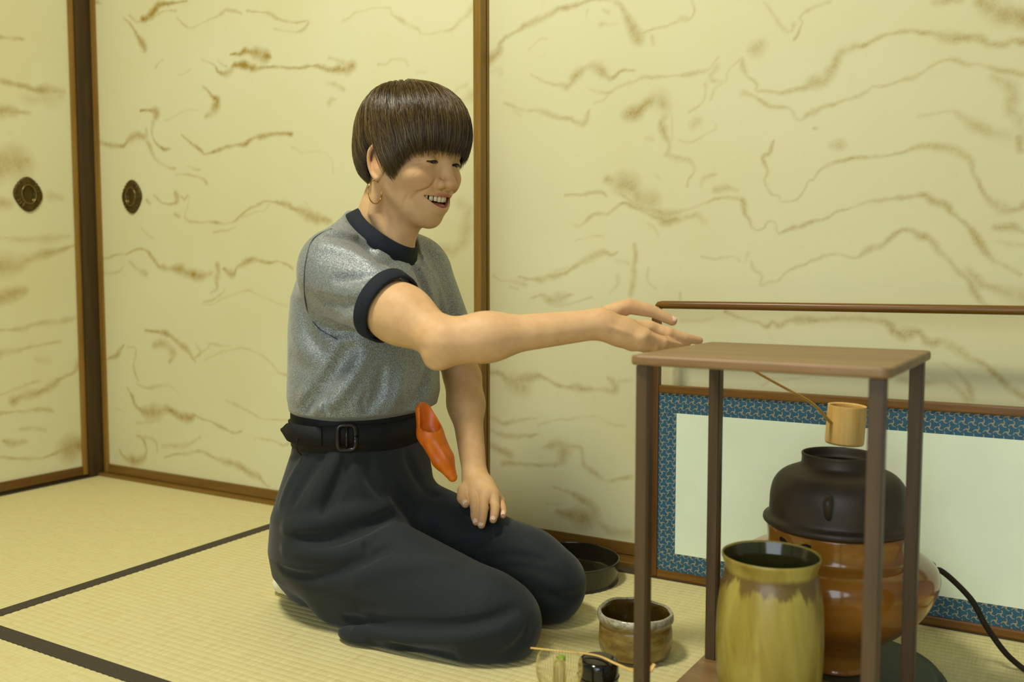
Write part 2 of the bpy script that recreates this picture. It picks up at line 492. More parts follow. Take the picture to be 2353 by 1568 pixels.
st(S3, ZG, .25, (760,560,10),(900,530,8),(1050,510,6),(1200,510,6),(1260,550,8),(1400,575,4))
st(S3, ZG, .4, (400,605,12),(480,640,16),(570,655,18),(690,640,12),(760,630,5))
st(S3, ZG, .5, (400,715,22),(470,755,24),(540,785,36),(560,800,14))
st(S3, ZG, .4, (500,850,16),(600,845,14),(700,862,14),(860,862,16))
st(S3, ZG, .5, (800,730,12),(880,720,36),(960,730,32),(1060,730,26),(1095,790,24),(1100,860,20),(1150,900,20),(1210,950,14),(1270,985,12),(1340,965,10),(1440,950,12))
st(S3, ZG, .45, (940,760,44),(920,830,38),(880,870,16))
st(S3, ZG, .5, (870,1020,4),(980,1065,10),(1060,1110,24),(1130,1150,32),(1170,1210,44),(1100,1260,54),(1000,1230,44),(900,1200,26))
st(S3, ZG, .45, (1180,1250,24),(1240,1320,22),(1320,1360,26),(1420,1370,36))
st(S3, ZG, .3, (820,1140,8),(930,1150,8))
st(S3, ZH, .5, (780,390,6),(900,385,10),(1000,370,16),(1110,360,20),(1150,390,14))
st(S3, ZH, .55, (1150,260,50),(1220,270,66),(1320,300,76),(1420,340,110),(1500,400,124),(1560,440,64))
st(S3, ZH, .5, (870,650,14),(920,660,12),(980,600,16),(1050,550,14),(1160,555,16),(1220,510,18),(1270,470,16),(1340,460,24),(1420,490,24),(1500,540,26),(1600,590,28),(1700,620,48),(1800,620,46),(1900,580,36),(1980,550,28),(2040,620,54))
st(S3, ZH, .45, (1280,370,10),(1380,440,10),(1480,490,30),(1600,520,40),(1700,545,36),(1850,520,18),(1980,480,8),(2100,440,12),(2220,410,14),(2330,420,12))
st(S3, ZH, .35, (2130,330,30),(2230,310,30),(2330,340,20))
st(S3, ZH, .35, (1680,30,20),(1760,60,20),(1880,90,16),(1930,160,10),(1890,240,10),(1880,310,8))
st(S3, ZH, .3, (2000,310,10),(2030,230,14),(2130,190,8))
st(S3, ZH, .25, (1580,190,12),(1630,240,10))
st(S3, ZH, .5, (360,1130,10),(500,1140,36),(640,1120,36),(780,1090,26),(850,1030,26),(940,970,22),(1040,930,26),(1120,905,28),(1200,920,16),(1250,900,8))
st(S3, ZH, .3, (700,1070,16),(800,1030,16))
st(S3, ZH, .35, (130,1110,6),(200,1150,8),(300,1160,14),(420,1200,16))
st(S3, ZH, .4, (280,1210,8),(350,1225,8))
st(S3, ZH, .52, (470,1310,10),(560,1290,24),(620,1320,66),(700,1320,66),(780,1290,26),(850,1280,8))
st(S3, ZH, .35, (640,1370,30),(740,1380,16),(900,1340,5),(1020,1300,6))
st(S3, ZH, .45, (1410,830,20),(1410,930,24),(1390,1010,22),(1400,1130,28),(1380,1220,26),(1370,1280,18))
st(S3, ZH, .25, (1230,980,14),(1350,1000,20))
st(S3, ZH, .3, (1250,1110,18),(1260,1190,18),(1190,1270,8))
st(S3, ZH, .35, (2010,940,4),(2120,960,10),(2200,940,14),(2300,940,8),(2352,980,6))
st(S3, ZH, .3, (1520,1040,6),(1520,1150,6),(1590,1230,6))
st(S3, ZH, .3, (870,790,6),(1000,770,5),(1130,745,8))
st(S3, ZH, .3, (1520,640,10),(1590,680,6),(1630,760,6))
st(S3, ZH, .4, (1810,1270,8),(1810,1340,10))
st(S3, ZI, .5, (460,100,6),(530,140,12),(610,160,10),(680,170,14),(720,200,16),(760,165,12),(800,200,20),(860,160,20),(950,140,24),(1060,150,16),(1200,145,24),(1350,155,20),(1480,165,18),(1540,220,24),(1610,245,36),(1680,230,16),(1750,290,26),(1850,290,20),(1950,360,22),(2020,410,22),(2100,440,12),(2180,500,20),(2260,580,24),(2350,640,20))
st(S3, ZI, .25, (180,150,14),(280,160,12),(380,140,10))
st(S3, ZI, .4, (1840,420,6),(1920,470,8),(1990,540,8),(2030,610,26),(2030,660,14))
st(S3, ZI, .4, (1560,530,20),(1700,550,16),(1850,550,14),(1920,590,16),(1990,660,16))
st(S3, ZI, .3, (700,570,6),(760,530,10),(900,525,8),(1000,510,10))
st(S3, ZI, .35, (140,430,14),(140,560,14))
st(S1, ZJ, .5, (-40,245,14),(80,245,12),(150,255,6))
st(S1, ZJ, .55, (-40,515,14),(90,545,16),(200,570,22),(300,580,28),(410,580,28))
st(S1, ZJ, .25, (170,640,30),(280,640,60),(400,620,30))
st(S1, ZJ, .55, (-40,715,34),(100,720,30),(190,730,14))
st(S1, ZJ, .45, (-40,1090,70),(100,1040,80),(170,1030,40))
st(S1, ZJ, .45, (330,1270,40),(400,1270,24))
st(S1, ZJ, .4, (-40,1300,40),(60,1310,30))
st(S1, ZJ, .3, (-40,1530,8),(180,1540,14),(400,1530,26))
st(S1, ZK, .3, (-40,110,8),(170,130,10),(400,110,16))
st(S1, ZK, .55, (-40,290,70),(80,280,50),(160,250,24),(260,220,26),(350,190,12),(430,160,6))
st(S1, ZK, .55, (-40,490,26),(80,445,34),(150,420,20))
st(S1, ZK, .4, (-40,660,8),(110,645,12),(200,620,12),(350,610,16),(400,600,24),(450,575,16))
st(S1, ZK, .4, (-40,800,24),(120,775,20),(200,745,14),(350,715,14))
st(S1, ZK, .25, (210,830,20),(280,830,24))
st(S1, ZK, .35, (-40,1050,6),(180,960,14),(240,955,8))
st(S1, ZK, .5, (80,1060,34),(180,1030,30),(290,980,18),(370,930,14),(430,900,10),(460,830,30))
st(S1, ZK, .45, (-20,1140,8),(120,1130,10),(260,1115,16),(310,1120,10))
st(S1, ZK, .35, (120,1225,12),(260,1240,14))
st(S1, ZK, .5, (20,1300,10),(60,1310,26),(150,1300,10))
st(S1, ZK, .55, (-40,1390,6),(100,1400,8),(250,1395,10),(350,1360,20),(400,1350,54),(460,1320,54))

def wobble(n, rng, octaves=4):
    """1-D fractal noise in about -1..1"""
    x = np.arange(n)
    out = np.zeros(n)
    amp = 1.0
    per = 24.0
    for _ in range(octaves):
        k = int(n / per) + 3
        v = rng.uniform(-1, 1, k)
        out += amp * np.interp(x / per, np.arange(k), v)
        per /= 2.1
        amp *= 0.62
    return out

def ink_grid(us, vs, strokes, axis, val, ucomp, rng):
    """raster the strokes on the (us, vs) grid; u is world coordinate ucomp, v is z"""
    G = np.zeros((len(vs), len(us)), np.float32)
    for zone, I, pts in strokes:
        ox, oy, sc = zone
        W = []
        for x, y, w in pts:
            px, py = ox + x * sc, oy + y * sc
            p = on_plane(px, py, axis, val)
            W.append((p[ucomp], p[2], max(w * 1.7, 9) * sc * depth_of(p) / F_PX * 0.5))
        C = catmull(np.array(W), 14)
        seg = np.linalg.norm(np.diff(C[:, :2], axis=0), axis=1)
        L = np.concatenate([[0], np.cumsum(seg)])
        n = max(6, int(L[-1] / 0.0016))
        s = np.linspace(0, L[-1], n)
        P = np.stack([np.interp(s, L, C[:, k]) for k in range(3)], 1)
        r = np.maximum(P[:, 2], 0.0014)
        T = np.gradient(P[:, :2], axis=0)
        T /= np.linalg.norm(T, axis=1)[:, None] + 1e-9
        N = np.stack([-T[:, 1], T[:, 0]], 1)
        off = wobble(n, rng) * (0.0016 + 0.22 * r)
        rad = r * (1.0 + 0.45 * wobble(n, rng))
        rad = np.maximum(rad, 0.001)
        inten = I * (1.0 + 0.35 * wobble(n, rng))
        Q = P[:, :2] + N * off[:, None]
        for k in range(n):
            R = rad[k] * 1.6 + 0.0035
            i0, i1 = np.searchsorted(us, Q[k, 0] - R), np.searchsorted(us, Q[k, 0] + R)
            j0, j1 = np.searchsorted(vs, Q[k, 1] - R), np.searchsorted(vs, Q[k, 1] + R)
            if i1 <= i0 or j1 <= j0:
                continue
            du = us[i0:i1][None, :] - Q[k, 0]
            dv = vs[j0:j1][:, None] - Q[k, 1]
            d = np.sqrt(du * du + dv * dv)
            a = inten[k] * np.clip((rad[k] * 1.5 + 0.002 - d) / (1.25 * rad[k] + 0.003), 0, 1)
            np.maximum(G[j0:j1, i0:i1], a, out=G[j0:j1, i0:i1])
    return G

def paper_mesh(name, u0, u1, z0, z1, fine_u, fine_z, step, place, strokes, axis, val, ucomp, rng):
    def line(a, b, f):
        out = [a]
        if f[0] > a: out += list(np.linspace(a, f[0], 5)[1:])
        out += list(np.arange(out[-1] + step, min(f[1], b), step))
        if f[1] < b: out += list(np.linspace(min(f[1], b), b, 6))
        else: out.append(b)
        o = np.unique(np.round(out, 5))
        return o
    us, vs = line(u0, u1, fine_u), line(z0, z1, fine_z)
    G = ink_grid(us, vs, strokes, axis, val, ucomp, rng)
    U, Vv = np.meshgrid(us, vs)
    P = place(U.ravel(), Vv.ravel())
    nu, nv = len(us), len(vs)
    idx = np.arange(nu * nv).reshape(nv, nu)
    Q = np.stack([idx[:-1, :-1], idx[:-1, 1:], idx[1:, 1:], idx[1:, :-1]], -1).reshape(-1, 4)
    me = mesh_np(name, P, Q)
    vattr(me, 'ink', G.ravel())
    return me

DOOR_H = 1.76
# doors on the wall behind the woman: the left leaf runs in the front groove, the right one in the rear
def door_x(name, x0, x1, yf, strokes, fine, stile_w, seed, pull=None):
    d = empty(name, (x0, yf, 0.008), kind='structure')
    rng = np.random.default_rng(seed)
    z0 = 0.034
    me = paper_mesh('paper', x0 + stile_w, x1 - stile_w, z0, DOOR_H - 0.03, fine, (0.0, 1.47), 0.0034,
                    lambda u, v: np.stack([u, np.full_like(u, yf + 0.006), v], 1), strokes, 1, yf + 0.006, 0, rng)
    put('paper', me, M_PAPER, d)
    box('backing', (x0 + 0.004, yf + 0.008, 0.02), (x1 - 0.004, yf + 0.020, DOOR_H - 0.01), M_PLASTER, d, 0)
    box('stile', (x0, yf, 0.008), (x0 + stile_w, yf + 0.025, DOOR_H), M_STILE, d, 0.002)
    box('stile', (x1 - stile_w, yf, 0.008), (x1, yf + 0.025, DOOR_H), M_STILE, d, 0.002)
    box('rail', (x0 + stile_w, yf, 0.009), (x1 - stile_w, yf + 0.024, z0 + 0.001), M_RAIL, d, 0.0015)
    box('rail', (x0 + stile_w, yf, DOOR_H - 0.032), (x1 - stile_w, yf + 0.024, DOOR_H), M_RAIL, d, 0.0015)
    return d
door_b = door_x('door_2', 0.012, 1.394, 0.0, S2, (0.0, 2.0), 0.020, 3)
door_c = door_x('door_3', 1.376, 2.76, 0.029, S3, (1.38, 2.62), 0.020, 4)

door_a = empty('door_1', (0.0, -0.05, 0.008), kind='structure')
_me = paper_mesh('paper', -1.32, -0.062, 0.034, DOOR_H - 0.03, (-0.42, 0.0), (0.0, 1.47), 0.0034,
                 lambda u, v: np.stack([np.full_like(u, -0.006), u, v], 1), S1, 0, -0.006, 1, np.random.default_rng(5))
put('paper', _me, M_PAPER, door_a)
box('backing', (-0.020, -1.33, 0.02), (-0.008, -0.050, DOOR_H - 0.01), M_PLASTER, door_a, 0)
box('stile', (-0.025, -0.062, 0.008), (0.0, -0.046, DOOR_H), M_STILE, door_a, 0.002)
box('stile', (-0.025, -1.34, 0.008), (0.0, -1.32, DOOR_H), M_STILE, door_a, 0.002)
box('rail', (-0.024, -1.32, 0.009), (0.0, -0.062, 0.035), M_RAILY, door_a, 0.0015)
box('rail', (-0.024, -1.32, DOOR_H - 0.032), (0.0, -0.062, DOOR_H), M_RAILY, door_a, 0.0015)

def struct(name, lo, hi, mat, bevel=0.002):
    return tag(box(name, lo, hi, mat, None, bevel), kind='structure')
struct('trim_1', (-0.07, -0.046, 0.0), (0.010, 0.07, 2.70), M_POST, 0.004)          # corner post
struct('trim_2', (0.010, -0.020, -0.02), (2.80, 0.075, 0.0075), M_RAIL, 0.002)         # sill of the back wall
struct('trim_3', (-0.075, -1.40, -0.02), (-0.012, -0.046, 0.0075), M_RAILY, 0.002)   # sill of the left wall
struct('trim_4', (0.010, -0.020, DOOR_H + 0.002), (2.80, 0.075, DOOR_H + 0.11), M_RAIL, 0.003)
struct('trim_5', (-0.075, -1.40, DOOR_H + 0.002), (0.012, -0.046, DOOR_H + 0.11), M_RAILY, 0.003)
struct('wall_right', (0.010, 0.004, DOOR_H + 0.11), (2.80, 0.06, 2.70), M_PLASTER, 0)
struct('wall_left', (-0.06, -1.40, DOOR_H + 0.11), (-0.004, -0.046, 2.70), M_PLASTER, 0)
struct('ceiling', (-0.08, -3.0, 2.70), (3.6, 0.08, 2.74), M_CEIL, 0)

# --- door pulls: lobed metal escutcheons with an oval dish
M_BRONZE = NT('aged_bronze')
_v = M_BRONZE.noise(M_BRONZE.coords(), 90, 5)
M_BRONZE.base(M_BRONZE.ramp(_v, [(0.3, srgb(62, 48, 18)), (0.7, srgb(104, 84, 38))]))
M_BRONZE.set(Roughness=0.42, Metallic=0.75)
M_BRONZE.bump(_v, 0.0003, 0.5)
M_BRONZE = M_BRONZE.m
M_BRONZE_RIM = plain('bronze_rim', srgb(150, 132, 80), 0.3, 0.5, 0.85)
M_BRONZE_IN = plain('bronze_dish', srgb(80, 66, 30), 0.22, 0.5, 0.8)

def pull(parent, centre, axis):
    """axis 0: on the left wall (normal +X), axis 1: on the back wall (normal -Y)"""
    a, b = 0.043, 0.0495
    def outline(t):
        q = abs(math.sin(2 * t))
        return 1.0 - 0.085 * q ** 1.5 + 0.014 * math.cos(24 * t) * q ** 2
    def place(u, v, h):
        return (centre[0] + h, centre[1] + u, centre[2] + v) if axis == 0 else (centre[0] + u, centre[1] - h, centre[2] + v)
    seg = 144
    rings = [(1.0, -0.002), (1.0, 0.0040), (0.96, 0.0058), (0.80, 0.0066), (0.62, 0.0062), (0.50, 0.0066)]
    V, Fq = [], []
    for s, h in rings:
        for k in range(seg):
            t = 2 * math.pi * k / seg
            o = outline(t)
            m = (s - 0.5) / 0.5
            rr = s * (1 + (o - 1) * max(0, m))
            q = abs(math.sin(2 * t)) ** 2
            flute = 0.0013 * math.cos(24 * t) * q * (1 if 0.55 < s < 1.0 else 0.2)
            uu, vv = a * rr * math.cos(t), b * rr * math.sin(t)
            if s <= 0.5:
                uu, vv = 0.021 * math.cos(t), 0.0265 * math.sin(t)
            V.append(place(uu, vv, h + flute))
    for i in range(len(rings) - 1):
        for k in range(seg):
            k2 = (k + 1) % seg
            Fq.append((i * seg + k, i * seg + k2, (i + 1) * seg + k2, (i + 1) * seg + k))
    me = pydata('door_pull', V, Fq)
    bm = bmesh.new(); bm.from_mesh(me); bmesh.ops.recalc_face_normals(bm, faces=bm.faces[:])
    bm.to_mesh(me); bm.free()
    p = put('door_pull', me, M_BRONZE, parent, True)
    tag(p, 'lobed bronze door pull with an oval dish')
    P = [place(0.021 * math.cos(t), 0.0265 * math.sin(t), 0.0070) for t in np.linspace(0, 2 * math.pi, 61)]
    tube('rim', P, 0.0013, M_BRONZE_RIM, p, 8)
    V, Fq = [], []
    for s, h in [(1.0, 0.0066), (0.95, 0.0034), (0.88, 0.0012), (0.5, 0.0004), (0.02, 0.0003)]:
        for k in range(48):
            t = 2 * math.pi * k / 48
            V.append(place(0.021 * s * math.cos(t), 0.0265 * s * math.sin(t), h))
    for i in range(4):
        for k in range(48):
            k2 = (k + 1) % 48
            Fq.append((i * 48 + k, i * 48 + k2, (i + 1) * 48 + k2, (i + 1) * 48 + k))
    Fq.append(tuple(range(4 * 48, 5 * 48)))
    put('dish', pydata('dish', V, Fq), M_BRONZE_IN, p, True)
pull(door_a, (-0.0058, -0.204, 0.847), 0)
pull(door_b, (0.176, 0.0058, 0.848), 1)

# ------------------------------------------------------------------ tatami floor
def tatami_material(name, along):
    m = NT(name)
    sc = (9.0, 420.0, 60.0) if along == 0 else (420.0, 9.0, 60.0)
    strand = m.noise(m.coords((420.0, 14.0, 60.0) if along == 0 else (14.0, 420.0, 60.0)), 1.0, 3, 0.6)
    wide = m.noise(m.coords(), 3.0, 3)
    mid = m.noise(m.coords(), 70.0, 3)
    c = m.ramp(strand, [(0.25, srgb(192, 181, 124)), (0.55, srgb(207, 199, 145)), (0.8, srgb(215, 209, 158))])
    c = m.mix(m.math('MULTIPLY', wide, 0.35), c, srgb(200, 190, 130))
    c = m.mix(m.math('MULTIPLY', m.ramp(mid, [(0.55, (0, 0, 0, 1)), (0.8, (1, 1, 1, 1))]), 0.35), c, srgb(180, 152, 78))
    m.base(c)
    m.set(Roughness=0.62)
    m.b.inputs['Specular IOR Level'].default_value = 0.25
    m.bump(strand, 0.0005, 0.6)
    return m.m
M_TAT_X = tatami_material('woven_rush_x', 0)
M_TAT_Y = tatami_material('woven_rush_y', 1)
M_HERI = NT('dark_cloth_edging')
_v = M_HERI.noise(M_HERI.coords(), 900, 2)
M_HERI.base(M_HERI.ramp(_v, [(0.3, srgb(50, 42, 28)), (0.7, srgb(72, 62, 44))]))
M_HERI.set(Roughness=0.85)
M_HERI = M_HERI.m

floor = empty('floor', (1.3, -1.4, -0.03), kind='structure')
box('subfloor', (-0.08, -3.0, -0.05), (3.6, 0.08, -0.030), M_POST, floor, 0)

def tatami(x0, x1, y0, y1, along, sides=(1, 1)):
    """rush mat, ridges run along axis `along`; cloth edging on the two long edges"""
    E = 0.034
    a0, a1, c0, c1 = (x0, x1, y0, y1) if along == 0 else (y0, y1, x0, x1)
    pitch = 0.0148
    n = int(round((c1 - c0 - 2 * E) / pitch))
    cs, hs = [], []
    for i in range(n):
        for t in (0.0, 0.10, 0.3, 0.5, 0.7, 0.90):
            cs.append(c0 + E + (c1 - c0 - 2 * E) * (i + t) / n)
            hs.append(-0.0009 * (1 - math.sin(math.pi * t) ** 0.5))
    cs.append(c1 - E); hs.append(-0.0009)
    la = np.linspace(a0, a1, 3)
    V, Fq = [], []
    for aa in la:
        for c, h in zip(cs, hs):
            V.append((aa, c, h) if along == 0 else (c, aa, h))
    k = len(cs)
    for i in range(len(la) - 1):
        for j in range(k - 1):
            Fq.append((i * k + j, i * k + j + 1, (i + 1) * k + j + 1, (i + 1) * k + j))
    me = pydata('tatami_mat', V, Fq)
    bm = bmesh.new(); bm.from_mesh(me)
    for f in bm.faces:
        f.normal_update()
        if f.normal.z < 0: f.normal_flip()
    bm.to_mesh(me); bm.free()
    o = put('tatami_mat', me, M_TAT_X if along == 0 else M_TAT_Y, floor, True)
    for s, (p, q) in enumerate(((c0, c0 + E), (c1 - E, c1))):
        lo, hi = ((a0, p, -0.028), (a1, q, 0.0004)) if along == 0 else ((p, a0, -0.028), (q, a1, 0.0004))
        box('edge_cloth', lo, hi, M_HERI, o, 0.001)
    lo, hi = ((a0, c0 + E, -0.028), (a1, c1 - E, -0.006)) if along == 0 else ((c0 + E, a0, -0.028), (c1 - E, a1, -0.006))
    box('straw_core', lo, hi, M_TAT_X, o, 0)
    return o
tatami(0.008 - 0.03, 0.905, -1.80, -0.020, 1)
tatami(0.906, 2.72, -0.913, -0.026, 0)
tatami(0.906, 1.80, -2.70, -0.914, 1)
tatami(1.801, 2.72, -2.70, -0.914, 1)
tatami(2.721, 3.55, -1.80, -0.026, 1)
tatami(-0.022, 0.905, -2.70, -1.801, 0)
# ------------------------------------------------------------------ low framed screen behind the brazier
M_FRAME_X = wood('screen_frame_wood', srgb(92, 60, 18), srgb(128, 90, 32), 0, 0.32)
M_FRAME_Z = wood('screen_frame_wood_upright', srgb(76, 48, 16), srgb(106, 72, 28), 2, 0.32)
M_SCREENPAPER = plain('pale_screen_paper', srgb(226, 238, 208), 0.8, 0.15, 0, 0.03, 12)
M_BROCADE = NT('blue_brocade')
_w = M_BROCADE.noise(M_BROCADE.coords(), 700, 2)
_g = M_BROCADE.attr('gold')
_blue = M_BROCADE.ramp(_w, [(0.3, srgb(22, 70, 92)), (0.7, srgb(40, 100, 124))])
M_BROCADE.base(M_BROCADE.mix(_g, _blue, srgb(208, 178, 108)))
M_BROCADE.set(Roughness=0.6)
M_BROCADE.bump(_w, 0.0003, 0.5)
M_BROCADE = M_BROCADE.m

def brocade(name, x0, x1, z0, z1, y, parent, vertical):
    s = 0.0009
    us = np.linspace(x0, x1, max(3, int((x1 - x0) / s)))
    vs = np.linspace(z0, z1, max(3, int((z1 - z0) / s)))
    U, W = np.meshgrid(us, vs)
    a, b = (U, W) if not vertical else (W, U)
    L = 0.0150
    g = np.zeros(U.shape)
    # triskele motifs on a hexagonal lattice, the hooked arms of neighbours interlock
    j = np.round(b / (L * 0.866))
    for dj in (-1, 0, 1):
        jj = j + dj
        sh = (np.mod(jj, 2)) * 0.5
        i = np.round(a / L - sh)
        for di in (-1, 0, 1):
            cx, cy = (i + di + sh) * L, jj * L * 0.866
            dx, dy = a - cx, b - cy
            r = np.hypot(dx, dy)
            th = np.arctan2(dy, dx)
            ring = np.abs(r - 0.0012) - 0.0004
            best = ring
            for k in range(3):
                ph = th - (2.09440 * k + 0.35) - (r / L) * 2.3
                ph = (ph + np.pi) % (2 * np.pi) - np.pi
                arm = np.where((r > 0.0010) & (r < 0.0074), np.abs(ph) * r * 0.75 - 0.00040, 1.0)
                best = np.minimum(best, arm)
            g = np.maximum(g, np.clip(0.5 - best / 0.0008, 0, 1))
    nu, nv = len(us), len(vs)
    P = np.stack([U.ravel(), np.full(U.size, y), W.ravel()], 1)
    idx = np.arange(nu * nv).reshape(nv, nu)
    Q = np.stack([idx[:-1, :-1], idx[:-1, 1:], idx[1:, 1:], idx[1:, :-1]], -1).reshape(-1, 4)
    me = mesh_np(name, P, Q)
    vattr(me, 'gold', g.ravel() * 0.85)
    return put(name, me, M_BROCADE, parent)

X0, X1, YF, YB = 1.833, 2.70, -0.056, -0.039
screen = empty('framed_screen', ((X0 + X1) / 2, -0.047, 0.0),
               'low wooden framed screen with blue gold patterned border, standing against the sliding doors', 'screen')
box('stile', (X0, YF, 0.0), (X0 + 0.0165, YB, 0.5525), M_FRAME_Z, screen, 0.003)
box('stile', (X1 - 0.0165, YF, 0.0), (X1, YB, 0.5525), M_FRAME_Z, screen, 0.003)
P_ = [(X0 + 0.006, -0.0475, 0.553), (X0 + 0.011, -0.0475, 0.5552)] + [(x, -0.0475, 0.5556) for x in np.linspace(X0 + 0.02, X1 - 0.01, 12)] + [(X1, -0.0475, 0.554)]
tube('top_rail', P_, [0.003, 0.0062] + [0.0075] * 12 + [0.005], M_FRAME_X, screen, 16, 1.05, (0, 0, 1))
box('rail', (X0 + 0.0165, YF, 0.379), (X1 - 0.0165, YB, 0.3945), M_FRAME_X, screen, 0.003)
box('rail', (X0 + 0.0165, YF, 0.0), (X1 - 0.0165, YB, 0.0168), M_FRAME_X, screen, 0.003)
box('panel', (X0 + 0.0165, YF + 0.008, 0.0168), (X1 - 0.0165, YB + 0.001, 0.379), M_FRAME_Z, screen, 0)
box('paper', (X0 + 0.054, YF + 0.0035, 0.054), (X1 - 0.054, YF + 0.009, 0.3395), M_SCREENPAPER, screen, 0)
brocade('brocade_border', X0 + 0.0165, X1 - 0.0165, 0.3395, 0.379, YF + 0.004, screen, False)
brocade('brocade_border', X0 + 0.0165, X1 - 0.0165, 0.0168, 0.054, YF + 0.004, screen, False)
brocade('brocade_border', X0 + 0.0165, X0 + 0.055, 0.054, 0.3395, YF + 0.004, screen, True)
brocade('brocade_border', X1 - 0.055, X1 - 0.0165, 0.054, 0.3395, YF + 0.004, screen, True)

# ------------------------------------------------------------------ four-legged tea stand
M_STAND = wood('stand_board_wood', srgb(112, 84, 48), srgb(140, 110, 68), 0, 0.42, 40, 0.5)
M_STANDLEG = wood('stand_leg_wood', srgb(62, 46, 27), srgb(90, 69, 42), 2, 0.45, 50, 0.45)
ST_C, ST_A, ST_W, ST_D, ST_Z = np.array([2.2241, -0.5782]), math.radians(-2.46), 0.310, 0.289, 0.5126
_u = np.array([math.cos(ST_A), math.sin(ST_A)])
_v2 = np.array([-math.sin(ST_A), math.cos(ST_A)])
stand = empty('tea_stand', (ST_C[0], ST_C[1], 0.0), 'square wooden tea stand with thin top board, base board and four slim legs', 'stand')

def slab(name, z0, z1, half_w, half_d, mat, rad=0.012, bev=0.004):
    bm = bmesh.new()
    pts = []
    for cx, cy, a0 in ((1, 1, 0), (-1, 1, 90), (-1, -1, 180), (1, -1, 270)):
        for k in range(7):
            t = math.radians(a0 + 15 * k)
            pts.append((cx * (half_w - rad) + rad * math.cos(t), cy * (half_d - rad) + rad * math.sin(t)))
    vs = []
    for x, y in pts:
        p = ST_C + _u * x + _v2 * y
        vs.append(bm.verts.new((p[0], p[1], z0)))
    f = bm.faces.new(vs)
    r = bmesh.ops.extrude_face_region(bm, geom=[f])
    for g in r['geom']:
        if isinstance(g, bmesh.types.BMVert): g.co.z = z1
    ed = [e for e in bm.edges if abs(e.verts[0].co.z - e.verts[1].co.z) < 1e-6]
    bmesh.ops.bevel(bm, geom=ed, offset=bev, segments=3, profile=0.6, affect='EDGES')
    return put(name, mesh_bm(name, bm), mat, stand, False)
slab('top_board', ST_Z - 0.0125, ST_Z, ST_W / 2, ST_D / 2, M_STAND)
slab('base_board', 0.0125, 0.0265, ST_W / 2, ST_D / 2, M_STAND)
def leg_mesh(x, y, z0, z1, h=0.0088):
    bm = bmesh.new()
    bmesh.ops.create_cube(bm, size=1.0)
    for v in bm.verts:
        p = ST_C + _u * (x + v.co.x * 2 * h) + _v2 * (y + v.co.y * 2 * h)
        v.co = Vector((p[0], p[1], z0 + (v.co.z + 0.5) * (z1 - z0)))
    bmesh.ops.bevel(bm, geom=bm.edges[:], offset=0.0018, segments=2, affect='EDGES')
    return mesh_bm('leg', bm)
for sx in (-1, 1):
    for sy in (-1, 1):
        put('leg', leg_mesh(sx * (ST_W / 2 - 0.0155), sy * (ST_D / 2 - 0.0155), 0.0255, ST_Z - 0.012), M_STANDLEG, stand)
for sx in (-1, 1):
    for sy in (-1, 1):
        put('foot_pad', leg_mesh(sx * (ST_W / 2 - 0.03), sy * (ST_D / 2 - 0.03), 0.0, 0.013, 0.012), M_STANDLEG, stand)

# ------------------------------------------------------------------ brazier, kettle, ladle
FC = np.array([2.249, -0.330])
M_GLAZE = NT('amber_brown_glaze')
_c = M_GLAZE.coords((4, 4, 22))
_n = M_GLAZE.noise(_c, 1.0, 4, 0.6, 0.6)
M_GLAZE.base(M_GLAZE.ramp(_n, [(0.25, srgb(116, 70, 14)), (0.5, srgb(148, 96, 28)), (0.8, srgb(170, 120, 44))]))
M_GLAZE.set(Roughness=0.16)
M_GLAZE.b.inputs['Coat Weight'].default_value = 0.4
M_GLAZE.b.inputs['Coat Roughness'].default_value = 0.08
M_GLAZE.bump(_n, 0.0006, 0.4)
M_GLAZE = M_GLAZE.m
M_HOLE = plain('dark_vent', srgb(22, 18, 12), 0.7)
M_CORD = plain('dark_braided_cord', srgb(44, 38, 26), 0.75, 0.2, 0, 0.25, 400, 0.0004)
M_SLAB = plain('grey_green_slab', srgb(66, 74, 54), 0.55, 0.35, 0, 0.1, 60, 0.0002)

disc = tag(lathe('round_board', smooth_prof([(0.0001, 0.0), (0.150, 0.0), (0.154, 0.002), (0.1545, 0.006), (0.152, 0.0095), (0.140, 0.0105), (0.0001, 0.0105)], 3),
                 M_SLAB, None, (FC[0], FC[1], 0.0), 96), 'round grey green board lying on the tatami under the brown brazier', 'board')
fz = 0.0105
furo = empty('brazier', (FC[0], FC[1], fz), 'amber brown glazed ceramic brazier carrying the black iron kettle', 'brazier')
prof = [(0.0001, .014), (0.040, .014), (0.046, .0112), (0.050, .0112), (0.053, .0135), (0.051, .022), (0.0535, .037), (0.066, .053), (0.090, .072), (0.120, .100), (0.1375, .127), (0.1460, .150),
        (0.1472, .163), (0.1415, .177), (0.126, .1875), (0.1095, .1920), (0.1050, .197), (0.1040, .211), (0.1050, .2265), (0.1035, .2300), (0.0985, .2285), (0.0965, .217), (0.0965, .18), (0.06, .16), (0.0001, .16)]
lathe('body', smooth_prof(prof, 4), M_GLAZE, furo, (FC[0], FC[1], 0.0), 96)
def vent(th, z, w, h, lean):
    V, Fq = [], []
    R = 0.1042
    for s in (1.0, 0.75, 0.3, 0.02):
        for k in range(20):
            t = 2 * math.pi * k / 20
            a = w * s * math.cos(t); b = h * s * math.sin(t) * (1 - 0.35 * math.cos(t) * lean)
            ang = th + a / R
            rr = R + 0.0007 * (1 - s * s) - 0.0002 + 0.0006
            V.append((FC[0] + rr * math.cos(ang), FC[1] + rr * math.sin(ang), z + b - 0.18 * a * lean))
    for i in range(3):
        for k in range(20):
            k2 = (k + 1) % 20
            Fq.append((i * 20 + k, i * 20 + k2, (i + 1) * 20 + k2, (i + 1) * 20 + k))
    put('vent_shade', pydata('vent_shade', V, Fq), M_HOLE, furo, True)  # dark piece on the glaze stands in for the shade inside an open vent
th0 = math.atan2(CAM[1] - FC[1], CAM[0] - FC[0])
